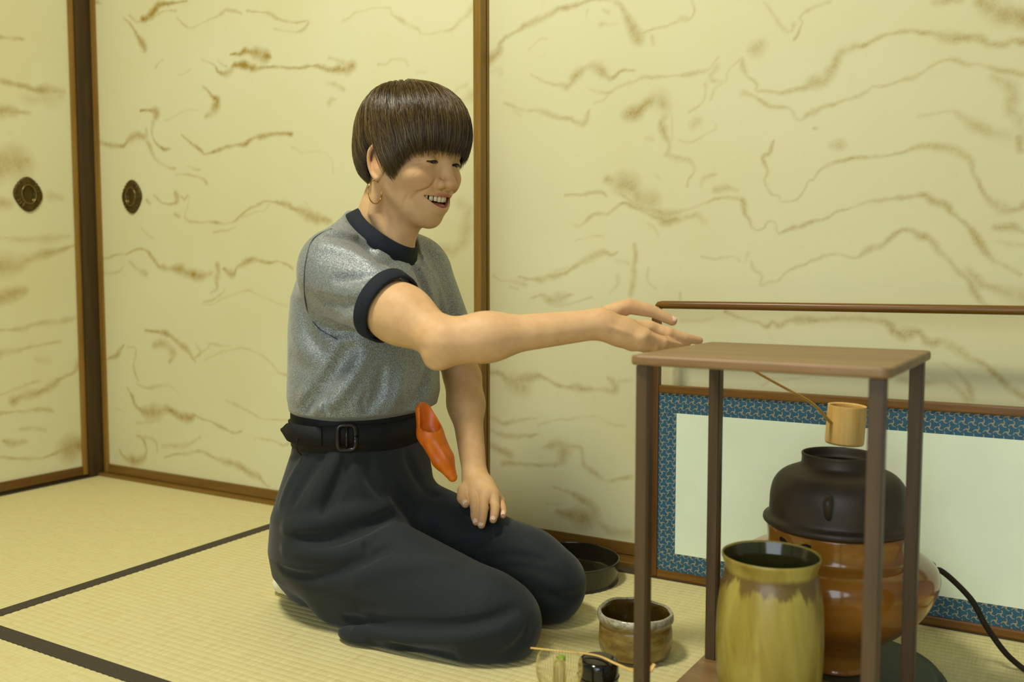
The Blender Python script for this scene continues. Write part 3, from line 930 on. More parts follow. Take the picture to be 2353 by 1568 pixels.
for da, w, h, ln in ((-0.80, .0095, .0048, 1), (-0.63, .0022, .0022, 0), (-0.44, .0105, .0048, -1)):
    vent(th0 + da, 0.2165, w, h, ln)
# the electric socket at the side of the brazier and its cord
sk = at_sock = np.array([2.388, -0.252, 0.150])
dirs = np.array([math.cos(0.55), math.sin(0.55), 0.0])
P_ = [np.array([FC[0], FC[1], 0.158]) + dirs * t + np.array([0, 0, dz]) for t, dz in ((0.140, 0.014), (0.147, 0.007), (0.150, -0.010), (0.148, -0.018))]
tube('socket', P_, [0.006, 0.010, 0.010, 0.006], M_HOLE, furo, 12, 0.8)
e0 = np.array([FC[0], FC[1], 0.158]) + dirs * 0.149
cord_pts = [e0 + np.array([0, 0, -0.004]), e0 + dirs * 0.018 + np.array([0, 0, -0.004]), (2.430, -0.222, 0.112), (2.452, -0.212, 0.070), (2.478, -0.200, 0.030),
            (2.500, -0.190, 0.0075), (2.515, -0.205, 0.0052), (2.535, -0.26, 0.0050), (2.58, -0.33, 0.0050), (2.66, -0.36, 0.0050)]
tube('power_cord', catmull(np.array([np.array(p) for p in cord_pts]), 10), 0.0046, M_CORD, furo, 10)

M_IRON = NT('black_cast_iron')
_n = M_IRON.noise(M_IRON.coords(), 260, 4, 0.6)
_b = M_IRON.noise(M_IRON.coords(), 14, 3)
M_IRON.base(M_IRON.ramp(_b, [(0.3, srgb(48, 40, 29)), (0.7, srgb(70, 60, 45))]))
M_IRON.set(Roughness=0.5, Metallic=0.15)
M_IRON.bump(_n, 0.00035, 0.6)
M_IRON = M_IRON.m
kettle = empty('iron_kettle', (FC[0], FC[1], 0.2265), 'black cast iron tea kettle with wide open mouth, sitting in the brown brazier', 'kettle')
prof = [(0.0001, .200), (0.080, .205), (0.094, .214), (0.1030, .2310), (0.1085, .2325), (0.1110, .2360), (0.1100, .2410), (0.1060, .2435), (0.1022, .2475), (0.1015, .259), (0.1003, .278), (0.0955, .2955),
        (0.0840, .3095), (0.0680, .3175), (0.0580, .3220), (0.0550, .327), (0.0545, .335), (0.0552, .340), (0.0536, .3415), (0.0518, .340), (0.0510, .330), (0.0515, .322), (0.075, .306), (0.090, .275), (0.085, .24), (0.0001, .225)]
lathe('body', smooth_prof(prof, 4), M_IRON, kettle, (FC[0], FC[1], 0.0), 96)
def lug(th):
    c = np.array([math.cos(th), math.sin(th), 0.0])
    o = np.array([FC[0], FC[1], 0.0])
    P = [o + c * 0.098 + np.array([0, 0, .293]), o + c * 0.106 + np.array([0, 0, .294]), o + c * 0.1115 + np.array([0, 0, .288]), o + c * 0.111 + np.array([0, 0, .278]), o + c * 0.106 + np.array([0, 0, .268]), o + c * 0.100 + np.array([0, 0, .263])]
    tube('lug', catmull(np.array(P), 5), np.interp(np.linspace(0, 1, 26), [0, .4, 1], [.0045, .0068, .0040]), M_IRON, kettle, 12)
lug(th0 - 0.12)
lug(th0 - 0.12 + math.pi)

M_BAMBOO = wood('pale_bamboo', srgb(196, 156, 82), srgb(222, 186, 112), 2, 0.45, 90, 0.3)
M_BAMBOO_H = wood('bamboo_handle', srgb(176, 134, 58), srgb(206, 164, 84), 0, 0.45, 60, 0.3)
cup_c = CAM + ray(1940, 1012) * 1.455 / (_cp - (1012 - CY) / F_PX * _sp)
cup_c[2] = 0.3425
ladle = empty('bamboo_ladle', tuple(cup_c), 'pale bamboo water ladle resting on the kettle rim, its long handle leaning to the stand', 'ladle')
tilt = Matrix.Rotation(math.radians(3), 4, 'Y')
prof = [(0.0001, 0.0), (0.026, 0.0), (0.0292, 0.0022), (0.0300, 0.006), (0.0300, 0.034), (0.0298, 0.0605), (0.0290, 0.0625), (0.0268, 0.0618), (0.0262, 0.056), (0.0260, 0.010), (0.0001, 0.006)]
lathe('cup', smooth_prof(prof, 4), M_BAMBOO, ladle, tuple(cup_c), 48, None, True, tilt)
hand_top = np.array([2.104, -0.452, 0.4965])
hs = cup_c + np.array([0, 0, 0.036])
hv = hand_top - hs
hv /= np.linalg.norm(hv)
h2 = np.array([hv[0], hv[1], 0]); h2 /= np.linalg.norm(h2)
P_ = catmull(np.array([hs + h2 * 0.022 + np.array([0, 0, -0.004]), hs + h2 * 0.034 + np.array([0, 0, 0.004]), hs + hv * 0.08, hs + (hand_top - hs) * 0.6, hand_top]), 8)
tube('handle', P_, np.linspace(0.0042, 0.0030, len(P_)), M_BAMBOO_H, ladle, 10, 0.6, (0, 0, 1))

# ------------------------------------------------------------------ water jar on the stand
M_JAR = NT('olive_yellow_ash_glaze')
_tc = M_JAR.n('ShaderNodeTexCoord')
_sx = M_JAR.n('ShaderNodeSeparateXYZ'); M_JAR.l(_tc.outputs['Object'], _sx.inputs[0])
_str = M_JAR.noise(M_JAR.coords((26, 26, 5)), 1.0, 5, 0.6, 0.5)
_blt = M_JAR.noise(M_JAR.coords((14, 14, 9)), 1.0, 3)
_c0 = M_JAR.ramp(_str, [(0.22, srgb(120, 96, 28)), (0.45, srgb(152, 134, 52)), (0.75, srgb(178, 165, 80))])
_c0 = M_JAR.mix(M_JAR.ramp(_blt, [(0.55, (0, 0, 0, 1)), (0.72, (.7, .7, .7, 1))]), _c0, srgb(120, 80, 18))
_drip = M_JAR.noise(M_JAR.coords((46, 46, 3)), 1.0, 3, 0.6)
_edge = M_JAR.math('ADD', _sx.outputs[2], M_JAR.math('MULTIPLY', _drip, 0.085))
_band = M_JAR.ramp(M_JAR.math('MULTIPLY', M_JAR.math('SUBTRACT', _edge, 0.243), 40.0, True), [(0.2, (0, 0, 0, 1)), (0.5, (1, 1, 1, 1))])
_low = M_JAR.ramp(M_JAR.math('MULTIPLY', M_JAR.math('SUBTRACT', 0.229, _sx.outputs[2]), 160.0, True), [(0.0, (0, 0, 0, 1)), (1.0, (1, 1, 1, 1))])
_c0 = M_JAR.mix(M_JAR.math('MULTIPLY', _band, M_JAR.math('MULTIPLY', _low, 0.8)), _c0, srgb(92, 66, 32))
M_JAR.base(_c0)
M_JAR.set(Roughness=0.36)
M_JAR.b.inputs['Coat Weight'].default_value = 0.12
M_JAR.bump(_str, 0.001, 0.5)
M_JAR = M_JAR.m
M_JARIN = plain('dark_green_glaze', srgb(62, 62, 28), 0.12, 0.6, 0, 0.25, 40)
JC = (2.212, -0.582)
jar = empty('water_jar', (JC[0], JC[1], 0.0265), 'tall olive yellow glazed ceramic water jar on the base board of the stand', 'jar')
def jar_w(t, z, r, i):
    k = max(0.0, min(1.0, (0.20 - z) / 0.12))
    return r * (1 + k * (0.022 * math.cos(5 * t + 0.6) + 0.010 * math.cos(9 * t))), z
prof = [(0.0001, .0268), (0.050, .0268), (0.054, .030), (0.0600, .045), (0.0665, .085), (0.0690, .130), (0.0680, .170), (0.0640, .203), (0.0600, .220), (0.0595, .228), (0.0618, .236), (0.0638, .2420), (0.0636, .2448), (0.0622, .2452), (0.0610, .2430)]
lathe('body', smooth_prof(prof, 4), M_JAR, jar, (JC[0], JC[1], 0.0), 96, jar_w)
lathe('inside', smooth_prof([(0.0612, .2434), (0.0592, .236), (0.0560, .222), (0.0600, .19), (0.0630, .13), (0.056, .05), (0.0001, .040)], 4), M_JARIN, jar, (JC[0], JC[1], 0.0), 64)

# ------------------------------------------------------------------ tea bowl, caddy, scoop, whisk, dish
M_BOWL = NT('mottled_stoneware_glaze')
_tc = M_BOWL.n('ShaderNodeTexCoord')
_sx = M_BOWL.n('ShaderNodeSeparateXYZ'); M_BOWL.l(_tc.outputs['Object'], _sx.inputs[0])
_a = M_BOWL.noise(M_BOWL.coords((30, 30, 70)), 1.0, 5, 0.65, 0.5)
_d = M_BOWL.noise(M_BOWL.coords(), 150, 4, 0.7)
_c0 = M_BOWL.ramp(_a, [(0.25, srgb(74, 56, 20)), (0.5, srgb(124, 100, 40)), (0.8, srgb(158, 140, 78))])
_rimz = M_BOWL.math('ADD', _sx.outputs[2], M_BOWL.math('MULTIPLY', _a, 0.016))
_rim = M_BOWL.ramp(M_BOWL.math('MULTIPLY', M_BOWL.math('SUBTRACT', _rimz, 0.0665), 110.0, True), [(0.0, (0, 0, 0, 1)), (1.0, (1, 1, 1, 1))])
_rim = M_BOWL.math('MULTIPLY', _rim, M_BOWL.ramp(_d, [(0.36, (.25, .25, .25, 1)), (0.6, (1, 1, 1, 1))]))
_c0 = M_BOWL.mix(_rim, _c0, srgb(176, 172, 150))
_spk = M_BOWL.ramp(_d, [(0.66, (0, 0, 0, 1)), (0.74, (1, 1, 1, 1))])
_c0 = M_BOWL.mix(M_BOWL.math('MULTIPLY', _spk, 0.6), _c0, srgb(196, 182, 132))
M_BOWL.base(_c0)
M_BOWL.set(Roughness=0.3)
M_BOWL.b.inputs['Coat Weight'].default_value = 0.3
M_BOWL.bump(_d, 0.0012, 0.7)
M_BOWL = M_BOWL.m
M_BOWLIN = plain('brown_inner_glaze', srgb(74, 56, 18), 0.14, 0.6, 0, 0.35, 60, 0.0006)
BC = (1.959, -0.432)
bowl = empty('tea_bowl', (BC[0], BC[1], 0.0), 'brown stoneware tea bowl with whitish crusted rim, on the tatami by her knee', 'bowl')
def bowl_w(t, z, r, i):
    k = max(0, (z - 0.02) / 0.05)
    return r * (1 + 0.016 * k * math.cos(2 * t + 0.5) + 0.006 * k * math.cos(3 * t) + 0.006 * math.cos(7 * t + z * 90)), z + 0.0012 * k * math.cos(2 * t + 1) + 0.0006 * k * math.cos(7 * t)
prof = [(0.0001, .003), (0.030, .003), (0.032, 0.0), (0.036, 0.0), (0.042, .002), (0.050, .004), (0.0560, .009), (0.0588, .020), (0.0590, .035), (0.0580, .050), (0.0570, .0555), (0.0600, .060), (0.0612, .066), (0.0598, .0725), (0.0570, .0740), (0.0545, .0715)]
lathe('body', smooth_prof(prof, 4), M_BOWL, bowl, (BC[0], BC[1], 0.0), 80, bowl_w)
lathe('inside', smooth_prof([(0.0552, .0722), (0.0525, .066), (0.0520, .05), (0.0500, .03), (0.040, .015), (0.02, .0095), (0.0001, .009)], 4), M_BOWLIN, bowl, (BC[0], BC[1], 0.0), 80, bowl_w)

M_LACQ = plain('black_lacquer', srgb(20, 20, 18), 0.08, 0.6, 0, 0.1, 20)
M_LACQ_G = plain('dark_olive_lacquer', srgb(42, 42, 28), 0.14, 0.55, 0, 0.12, 20)
NC = (1.978, -0.615)
caddy = empty('tea_caddy', (NC[0], NC[1], 0.0), 'small round black lacquer tea caddy with the bamboo scoop laid across it', 'caddy')
lathe('body', smooth_prof([(0.0001, 0.0), (0.020, 0.0), (0.024, .002), (0.0275, .012), (0.0288, .028), (0.0290, .040), (0.0282, .0405), (0.0001, .0405)], 4), M_LACQ, caddy, (NC[0], NC[1], 0.0), 64)
lathe('lid', smooth_prof([(0.0284, .0409), (0.0291, .0412), (0.0291, .050), (0.0285, .058), (0.0262, .0632), (0.020, .0660), (0.010, .0668), (0.0001, .0670)], 4), M_LACQ, caddy, (NC[0], NC[1], 0.0), 64)

def px_at(px, py, d):
    a = (px - CX) / F_PX; b = -(py - CY) / F_PX
    dep = _cp + b * _sp
    return CAM + ray(px, py) * d / dep
M_SCOOP = wood('honey_bamboo', srgb(200, 160, 76), srgb(222, 188, 108), 0, 0.35, 80, 0.4)
sp = np.array([(1.8848, -.6477, .0725), (1.9336, -.6309, .0712), (1.9759, -.6179, .0698), (2.0114, -.6296, .0698), (2.0398, -.6393, .0700), (2.0560, -.6418, .0700), (2.0640, -.6334, .0730), (2.0670, -.6254, .0800)])
P_ = catmull(sp, 8)
scoop = tag(tube('tea_scoop', P_, np.interp(np.linspace(0, 1, len(P_)), [0, .35, .5, .85, 1], [.0024, .0026, .0028, .0042, .0030]), M_SCOOP, None, 10, 0.42, (0, 0, 1)),
            'slender bamboo tea scoop with curled tip, lying across the black caddy', 'scoop')

WC = (1.974, -0.730)
M_TINE = wood('whisk_bamboo', srgb(186, 168, 92), srgb(214, 198, 128), 2, 0.5, 120, 0.3)
M_MATCHA = plain('green_tea_powder', srgb(120, 150, 50), 0.9, 0.1)
whisk = empty('tea_whisk', (WC[0], WC[1], 0.0), 'bamboo tea whisk standing tines up at the front edge of the picture', 'whisk')
lathe('handle', smooth_prof([(0.0001, 0.0), (0.0105, 0.0), (0.0118, .002), (0.0120, .028), (0.0130, .042), (0.0115, .046), (0.0001, .046)], 4), M_TINE, whisk, (WC[0], WC[1], 0.0), 32)
def tines(n, r0, r1, r2, ztop, rad, phase=0.0):
    V, Fq = [], []
    for k in range(n):
        t = 2 * math.pi * k / n + phase
        c, s = math.cos(t), math.sin(t)
        P = catmull(np.array([(WC[0] + r0 * c, WC[1] + r0 * s, .043), (WC[0] + (r0 + r1) / 2 * c, WC[1] + (r0 + r1) / 2 * s, .060),
                              (WC[0] + r1 * c, WC[1] + r1 * s, .086), (WC[0] + r1 * 0.99 * c, WC[1] + r1 * 0.99 * s, ztop - .008), (WC[0] + r2 * c, WC[1] + r2 * s, ztop)]), 4)
        v, f = tube_data(P, np.linspace(rad * 1.25, rad * 0.6, len(P)), 4)
        o = len(V)
        V += v
        Fq += [tuple(i + o for i in q) for q in f]
    return V, Fq
put('outer_tines', pydata('outer_tines', *tines(46, .0115, .0300, .0270, .112, .00055)), M_TINE, whisk, True)['kind'] = 'stuff'
put('inner_tines', pydata('inner_tines', *tines(34, .0060, .0085, .0050, .108, .00060)), M_TINE, whisk, True)['kind'] = 'stuff'
lathe('powder_tip', smooth_prof([(0.0001, .101), (.0045, .103), (.0055, .107), (.003, .1098), (.0001, .1105)], 3), M_MATCHA, whisk, (WC[0] + .002, WC[1] + .003, 0.0), 16)

DC = (1.695, -0.150)
dish = tag(lathe('lacquer_dish', smooth_prof([(0.0001, 0.0), (0.094, 0.0), (0.0995, .003), (0.1020, .012), (0.1045, .038), (0.1048, .0430), (0.1033, .0444), (0.1015, .0425), (0.0990, .014), (0.094, .0075), (0.080, .006), (0.0001, .006)], 4),
                 M_LACQ_G, None, (DC[0], DC[1], 0.0), 96), 'shallow round dark lacquer dish on the floor behind her knees', 'dish')
# ------------------------------------------------------------------ signed-distance sculpting
# Bodies and clothes are sculpted as blended solids and turned into one skin each.
class Frame:
    def __init__(self, o, R, s=1.0):
        self.o, self.R, self.s = np.asarray(o, float), np.asarray(R, float), s   # rows of R are the local axes
    def local(self, P):
        return (P - self.o) @ self.R.T / self.s
    def world(self, p):
        return self.o + self.s * (np.asarray(p, float) @ self.R)

def _seg(P, a, b, ra, rb):
    ab = b - a
    t = np.clip(((P - a) @ ab) / (ab @ ab + 1e-12), 0, 1)
    return np.linalg.norm(P - a - t[:, None] * ab, axis=1) - (ra + (rb - ra) * t)

class Sculpt:
    def __init__(self):
        self.it = []
    def _add(self, f, c, r, op, k, fr):
        if fr is not None:
            g = f
            f = lambda P, g=g, fr=fr: g(fr.local(P)) * fr.s
            c = fr.world(c)
            r = r * fr.s
            k = k * fr.s
        self.it.append((f, None if c is None else np.asarray(c, float), r, op, k))
        return self
    def cone(self, a, b, ra, rb, op='u', k=0.01, fr=None):
        a, b = np.asarray(a, float), np.asarray(b, float)
        return self._add(lambda P: _seg(P, a, b, ra, rb), (a + b) / 2, np.linalg.norm(b - a) / 2 + max(ra, rb), op, k, fr)
    def chain(self, pts, rad, op='u', k=0.01, fr=None):
        pts = np.asarray(pts, float)
        rad = np.broadcast_to(np.asarray(rad, float), (len(pts),))
        def f(P):
            d = _seg(P, pts[0], pts[1], rad[0], rad[1])
            for i in range(1, len(pts) - 1):
                d = np.minimum(d, _seg(P, pts[i], pts[i + 1], rad[i], rad[i + 1]))
            return d
        c = pts.mean(0)
        return self._add(f, c, np.linalg.norm(pts - c, axis=1).max() + rad.max(), op, k, fr)
    def ell(self, c, r, op='u', k=0.01, fr=None, rot=None):
        c, r = np.asarray(c, float), np.asarray(r, float)
        M = None if rot is None else np.array(rot.to_3x3())
        def f(P):
            q = P - c
            if M is not None: q = q @ M
            k0 = np.linalg.norm(q / r, axis=1)
            k1 = np.linalg.norm(q / (r * r), axis=1)
            return k0 * (k0 - 1.0) / (k1 + 1e-9)
        return self._add(f, c, float(r.max()), op, k, fr)
    def loft(self, rows, op='u', k=0.01, p=2.0, fr=None):
        """stack of (super)ellipses: rows of (z, cx, cy, a, b)"""
        R = np.asarray(rows, float)
        R = R[np.argsort(R[:, 0])]
        def f(P):
            z = np.clip(P[:, 2], R[0, 0], R[-1, 0])
            cx, cy, a, b = (np.interp(z, R[:, 0], R[:, i]) for i in (1, 2, 3, 4))
            dx, dy = np.abs(P[:, 0] - cx) / a, np.abs(P[:, 1] - cy) / b
            k0 = (dx ** p + dy ** p) ** (1 / p)
            rr = np.hypot(P[:, 0] - cx, P[:, 1] - cy)
            d = np.where(k0 > 1e-6, rr * (1 - 1 / np.maximum(k0, 1e-6)), -np.minimum(a, b))
            d = np.maximum(d, -np.minimum(a, b))
            dz = np.maximum(R[0, 0] - P[:, 2], P[:, 2] - R[-1, 0])
            return np.where(dz > 0, np.hypot(np.maximum(d, 0), np.maximum(dz, 0)), np.maximum(d, dz))
        c = np.array([R[:, 1].mean(), R[:, 2].mean(), (R[0, 0] + R[-1, 0]) / 2])
        return self._add(f, c, (R[-1, 0] - R[0, 0]) / 2 + max(R[:, 3].max(), R[:, 4].max()), op, k, fr)
    def func(self, f, c, r, op='u', k=0.01, fr=None):
        return self._add(f, c, r, op, k, fr)
    def plane(self, p, n, k=0.003):
        """keep the side the normal points away from"""
        p, n = np.asarray(p, float), np.asarray(n, float)
        n = n / np.linalg.norm(n)
        self.it.append((lambda P: (P - p) @ n, None, 0, 'i', k))
        return self
    def fold(self, pts, amp, width, fr=None, taper=True):
        """raise (amp > 0) or crease (amp < 0) the surface along a line"""
        pts = np.asarray(pts, float)
        if fr is not None:
            pts = np.array([fr.world(p) for p in pts]); amp *= fr.s; width *= fr.s
        if len(pts) > 2: pts = catmull(pts, 2)
        n = len(pts)
        L = np.linspace(0, 1, n)
        am = np.sin(np.pi * np.clip(L * 0.86 + 0.07, 0, 1)) ** 0.6 if taper else np.ones(n)
        def f(P):
            best = np.full(len(P), 1e9); w = np.zeros(len(P))
            for i in range(n - 1):
                a, b = pts[i], pts[i + 1]
                ab = b - a
                t = np.clip(((P - a) @ ab) / (ab @ ab + 1e-12), 0, 1)
                d = np.linalg.norm(P - a - t[:, None] * ab, axis=1)
                m = d < best
                best = np.where(m, d, best)
                w = np.where(m, am[i] + (am[i + 1] - am[i]) * t, w)
            return -amp * w * np.exp(-(best / width) ** 2)
        c = pts.mean(0)
        self.it.append((f, c, np.linalg.norm(pts - c, axis=1).max() + 2.6 * width, 'd', 0))
        return self
    def value(self, P, cull=None):
        d = np.full(len(P), 1.0)
        for f, c, r, op, k in self.it:
            if cull is not None and c is not None:
                if np.linalg.norm(cull[0] - c) - r > cull[1] + 2.0 * k + 0.012: continue
            if op == 'd':
                d = d + f(P); continue
            v = f(P)
            if op == 'u':
                if k <= 0: d = np.minimum(d, v)
                else:
                    h = np.clip(0.5 + 0.5 * (d - v) / k, 0, 1)
                    d = d + (v - d) * h - k * h * (1 - h)
            else:
                if op == 's': v = -v
                if k <= 0: d = np.maximum(d, v)
                else:
                    h = np.clip(0.5 - 0.5 * (d - v) / k, 0, 1)
                    d = d + (v - d) * h + k * h * (1 - h)
        return d
    def hit(self, px, py, d0=1.0, d1=2.4, dd=0.0):
        """where the line of sight through a photo pixel meets the sculpt"""
        r = ray(px, py); r = r / (-r[0] * _st + r[1] * _ct)
        t = np.linspace(d0, d1, 500)
        P = CAM + r[None, :] * t[:, None]
        v = self.value(P)
        i = np.argmax(v < 0) if (v < 0).any() else np.argmin(v)
        if i > 0 and v[i] < 0 <= v[i - 1]:
            a, b = P[i - 1], P[i]
            for _ in range(14):
                m = (a + b) / 2
                if self.value(m[None, :])[0] < 0: b = m
                else: a = m
            return b + r * dd
        return P[i] + r * dd
    def hits(self, pts, **kw):
        return np.array([self.hit(x, y, **kw) for x, y in pts])
    def mesh(self, lo, hi, h, B=14):
        lo, hi = np.asarray(lo, float), np.asarray(hi, float)
        nb = np.maximum(1, np.ceil((hi - lo) / (h * B))).astype(int)
        S = (nb * B + 4).astype(np.int64)
        gid = lambda i, j, k: ((i + 1) * S[1] + (j + 1)) * S[2] + (k + 1)
        g1 = np.arange(B + 1)
        I, J, K = np.meshgrid(g1, g1, g1, indexing='ij')
        base = np.stack([I, J, K], -1).reshape(-1, 3)
        tst = np.stack(np.meshgrid([0, .5, 1], [0, .5, 1], [0, .5, 1], indexing='ij'), -1).reshape(-1, 3)
        ids, pos, quads = [], [], []
        edges = [((0,0,0),(1,0,0)),((0,1,0),(1,1,0)),((0,0,1),(1,0,1)),((0,1,1),(1,1,1)),
                 ((0,0,0),(0,1,0)),((1,0,0),(1,1,0)),((0,0,1),(0,1,1)),((1,0,1),(1,1,1)),
                 ((0,0,0),(0,0,1)),((1,0,0),(1,0,1)),((0,1,0),(0,1,1)),((1,1,0),(1,1,1))]
        W = h * B
        for bi in range(nb[0]):
            for bj in range(nb[1]):
                for bk in range(nb[2]):
                    o = lo + np.array([bi, bj, bk]) * W
                    cull = (o + W / 2, W * 0.87)
                    tv = self.value(o + tst * W, cull)
                    if np.abs(tv).min() > W * 0.55: continue
                    v = self.value(o + base * h, cull).reshape(B + 1, B + 1, B + 1)
                    if v.min() > 0 or v.max() < 0: continue
                    gi, gj, gk = bi * B, bj * B, bk * B
                    acc = np.zeros((B, B, B, 3)); cnt = np.zeros((B, B, B))
                    for e0, e1 in edges:
                        a = v[e0[0]:e0[0] + B, e0[1]:e0[1] + B, e0[2]:e0[2] + B]
                        b = v[e1[0]:e1[0] + B, e1[1]:e1[1] + B, e1[2]:e1[2] + B]
                        m = (a < 0) != (b < 0)
                        t = np.where(m, a / np.where(np.abs(a - b) < 1e-12, 1e-12, a - b), 0)
                        for ax in range(3):
                            acc[..., ax] += np.where(m, e0[ax] + t * (e1[ax] - e0[ax]), 0)
                        cnt += m
                    c = np.argwhere(cnt > 0)
                    p = acc[cnt > 0] / cnt[cnt > 0][:, None]
                    ids.append(gid(c[:, 0] + gi, c[:, 1] + gj, c[:, 2] + gk))
                    pos.append(o + (c + p) * h)
                    s = v < 0
                    for ax in range(3):
                        u, w = (ax + 1) % 3, (ax + 2) % 3
                        A = [slice(0, B)] * 3; A2 = [slice(0, B)] * 3; A2[ax] = slice(1, B + 1)
                        a, b = s[tuple(A)], s[tuple(A2)]
                        for flip in (False, True):
                            e = np.argwhere((a & ~b) if not flip else (~a & b))
                            if not len(e): continue
                            e = e + np.array([gi, gj, gk])
                            def cell(du, dw):
                                q = e.copy(); q[:, u] += du; q[:, w] += dw
                                return gid(q[:, 0], q[:, 1], q[:, 2])
                            q = np.stack([cell(-1, -1), cell(0, -1), cell(0, 0), cell(-1, 0)], 1)
                            quads.append(q[:, ::-1] if flip else q)
        ids = np.concatenate(ids); pos = np.concatenate(pos); quads = np.concatenate(quads)
        uid, first = np.unique(ids, return_index=True)
        pos = pos[first]
        q = np.searchsorted(uid, quads)
        q = np.minimum(q, len(uid) - 1)
        ok = (uid[q] == quads).all(1)
        return pos, q[ok]

def relax(V, Q, n=1, lam=0.4):
    """light smoothing of a quad skin"""
    E = np.concatenate([Q[:, [0, 1]], Q[:, [1, 2]], Q[:, [2, 3]], Q[:, [3, 0]]])
    for _ in range(n):
        A = np.zeros_like(V); C = np.zeros(len(V))
        np.add.at(A, E[:, 0], V[E[:, 1]]); np.add.at(C, E[:, 0], 1)
        np.add.at(A, E[:, 1], V[E[:, 0]]); np.add.at(C, E[:, 1], 1)
        V = V + lam * (A / np.maximum(C, 1)[:, None] - V)
    return V

def near_line(P, pts, frm=None):
    """distance from points to a polyline"""
    d = np.full(len(P), 1e9)
    for a, b in zip(pts[:-1], pts[1:]):
        d = np.minimum(d, _seg(P, np.asarray(a, float), np.asarray(b, float), 0, 0))
    return d
# ------------------------------------------------------------------ the woman
# She kneels facing +X, her left side to the wall.
BASE = np.array([1.45, -0.47, 0.0])
_ph, _yw = math.radians(9.3), math.radians(-6.0)
_f = np.array([math.cos(_ph) * math.cos(_yw), math.cos(_ph) * math.sin(_yw), -math.sin(_ph)])
_l = np.array([-math.sin(_yw), math.cos(_yw), 0.0])
HEAD = Frame((1.5385, -0.470, 0.8065), np.stack([_f, _l, np.cross(_f, _l)]), 0.97)

SH_R, EL_R, WR_R = np.array([1.486, -0.614, 0.618]), np.array([1.734, -0.640, 0.513]), np.array([1.934, -0.520, 0.540])
SH_L, EL_L = np.array([1.466, -0.318, 0.618]), np.array([1.522, -0.272, 0.410])
WR_L = px_at(1092, 1100, 1.690)

# ---- head and neck
S = Sculpt()
H = HEAD
S.ell((-.006, 0, .045), (.088, .073, .086), fr=H)
S.ell((.036, 0, -.012), (.056, .062, .086), k=.03, fr=H)
S.ell((.040, 0, .048), (.050, .060, .050), k=.03, fr=H)
S.ell((.038, 0, -.068), (.038, .036, .025), k=.02, fr=H)
for s in (-1, 1):
    S.cone((.002, s * .051, -.032), (.058, s * .014, -.084), .016, .015, k=.024, fr=H)
    S.ell((.060, s * .042, -.014), (.026, .024, .020), k=.018, fr=H)
    S.ell((.072, s * .034, -.026), (.016, .015, .014), k=.014, fr=H)
S.ell((.068, 0, -.0885), (.0145, .017, .0140), k=.014, fr=H)
S.ell((.073, 0, -.055), (.024, .031, .026), k=.015, fr=H)
for s in (-1, 1):
    S.cone((.085, s * .010, .036), (.067, s * .048, .033), .008, .008, k=.016, fr=H)
    S.ell((.101, s * .033, .0130), (.015, .018, .0105), 's', .012, fr=H)
    S.ell((.0770, s * .0325, .0125), (.0128, .0155, .0122), k=.004, fr=H)
S.cone((.086, 0, .022), (.1045, 0, -.019), .0066, .0090, k=.009, fr=H)
S.ell((.1055, 0, -.0235), (.0098, .0125, .0092), k=.007, fr=H)
S.ell((.0995, 0, -.0305), (.0085, .0055, .0050), k=.004, fr=H)
for s in (-1, 1):
    S.ell((.0945, s * .0160, -.0255), (.0115, .0085, .0088), k=.005, fr=H)
    S.ell((.0990, s * .0090, -.0352), (.0062, .0040, .0036), 's', .0015, fr=H)
# smiling mouth
MW = .0355
def mu(y): return -.0465 - .0010 * (y / MW) ** 2
def ml(y): return -.0655 + .0180 * (y / MW) ** 2
def mx(y): return .0945 - .0240 * (y / MW) ** 2
def mouth(P):
    x, y, z = P[:, 0], P[:, 1], P[:, 2]
    return np.maximum.reduce([(z - mu(y)) * .85, (ml(y) - z) * .75, (mx(y) - .020) - x, (np.abs(y) - MW) * .8, x - .13])
ys = np.linspace(-MW, MW, 15)
up_lip = np.stack([mx(ys) - .0012, ys, mu(ys) + .0028], 1)
lo_lip = np.stack([mx(ys) - .0062, ys, ml(ys) - .0042], 1)
rl = lambda a, b: b + (a - b) * (1 - (ys / MW) ** 2) ** .7
S.chain(up_lip, rl(.0044, .0018), k=.006, fr=H)
S.chain(lo_lip, rl(.0068, .0022), k=.006, fr=H)
S.func(mouth, (.095, 0, -.056), .048, 's', .0018, fr=H)
for s in (-1, 1):
    S.fold([(.0950, s * .0230, -.0190), (.086, s * .0330, -.0310), (.074, s * .0425, -.0430), (.062, s * .0465, -.0560)], -.0036, .0036, H)
    S.fold([(.056, s * .0500, -.0480), (.048, s * .0500, -.0620), (.048, s * .0450, -.0760)], -.0014, .0032, H)
    S.fold([(.088, s * .0200, .0020), (.083, s * .0330, -.0020), (.074, s * .0440, .0020)], -.0012, .0025, H)
    # lids: a narrow smiling slit with a fuller upper lid
    S.fold([(.0885, s * .0195, .0120), (.0912, s * .0310, .0162), (.0830, s * .0450, .0115)], .0012, .0022, H)
    S.ell((.0890, s * .0320, .0105), (.014, .0140, .0019), 's', .0010, fr=H)
    # ear
    S.ell((-.002, s * .0730, -.004), (.0160, .0058, .028), k=.006, fr=H)
    S.chain(catmull(np.array([(.013, s * .0745, .008), (.010, s * .0795, .021), (-.003, s * .0830, .0265), (-.0165, s * .0825, .016), (-.0185, s * .0805, -.002), (-.012, s * .0775, -.020), (-.001, s * .0750, -.030)]), 3),
            np.interp(np.linspace(0, 1, 19), np.linspace(0, 1, 7), [.003, .0034, .0036, .0036, .0034, .0038, .0054]), k=.003, fr=H)
    S.ell((.000, s * .0830, .000), (.0085, .0075, .0135), 's', .003, fr=H)
    S.ell((.0110, s * .0760, -.003), (.0035, .0040, .0060), k=.003, fr=H)
nk0, nk1 = HEAD.world((-.028, 0, -.050)), np.array([1.448, -0.470, 0.640])
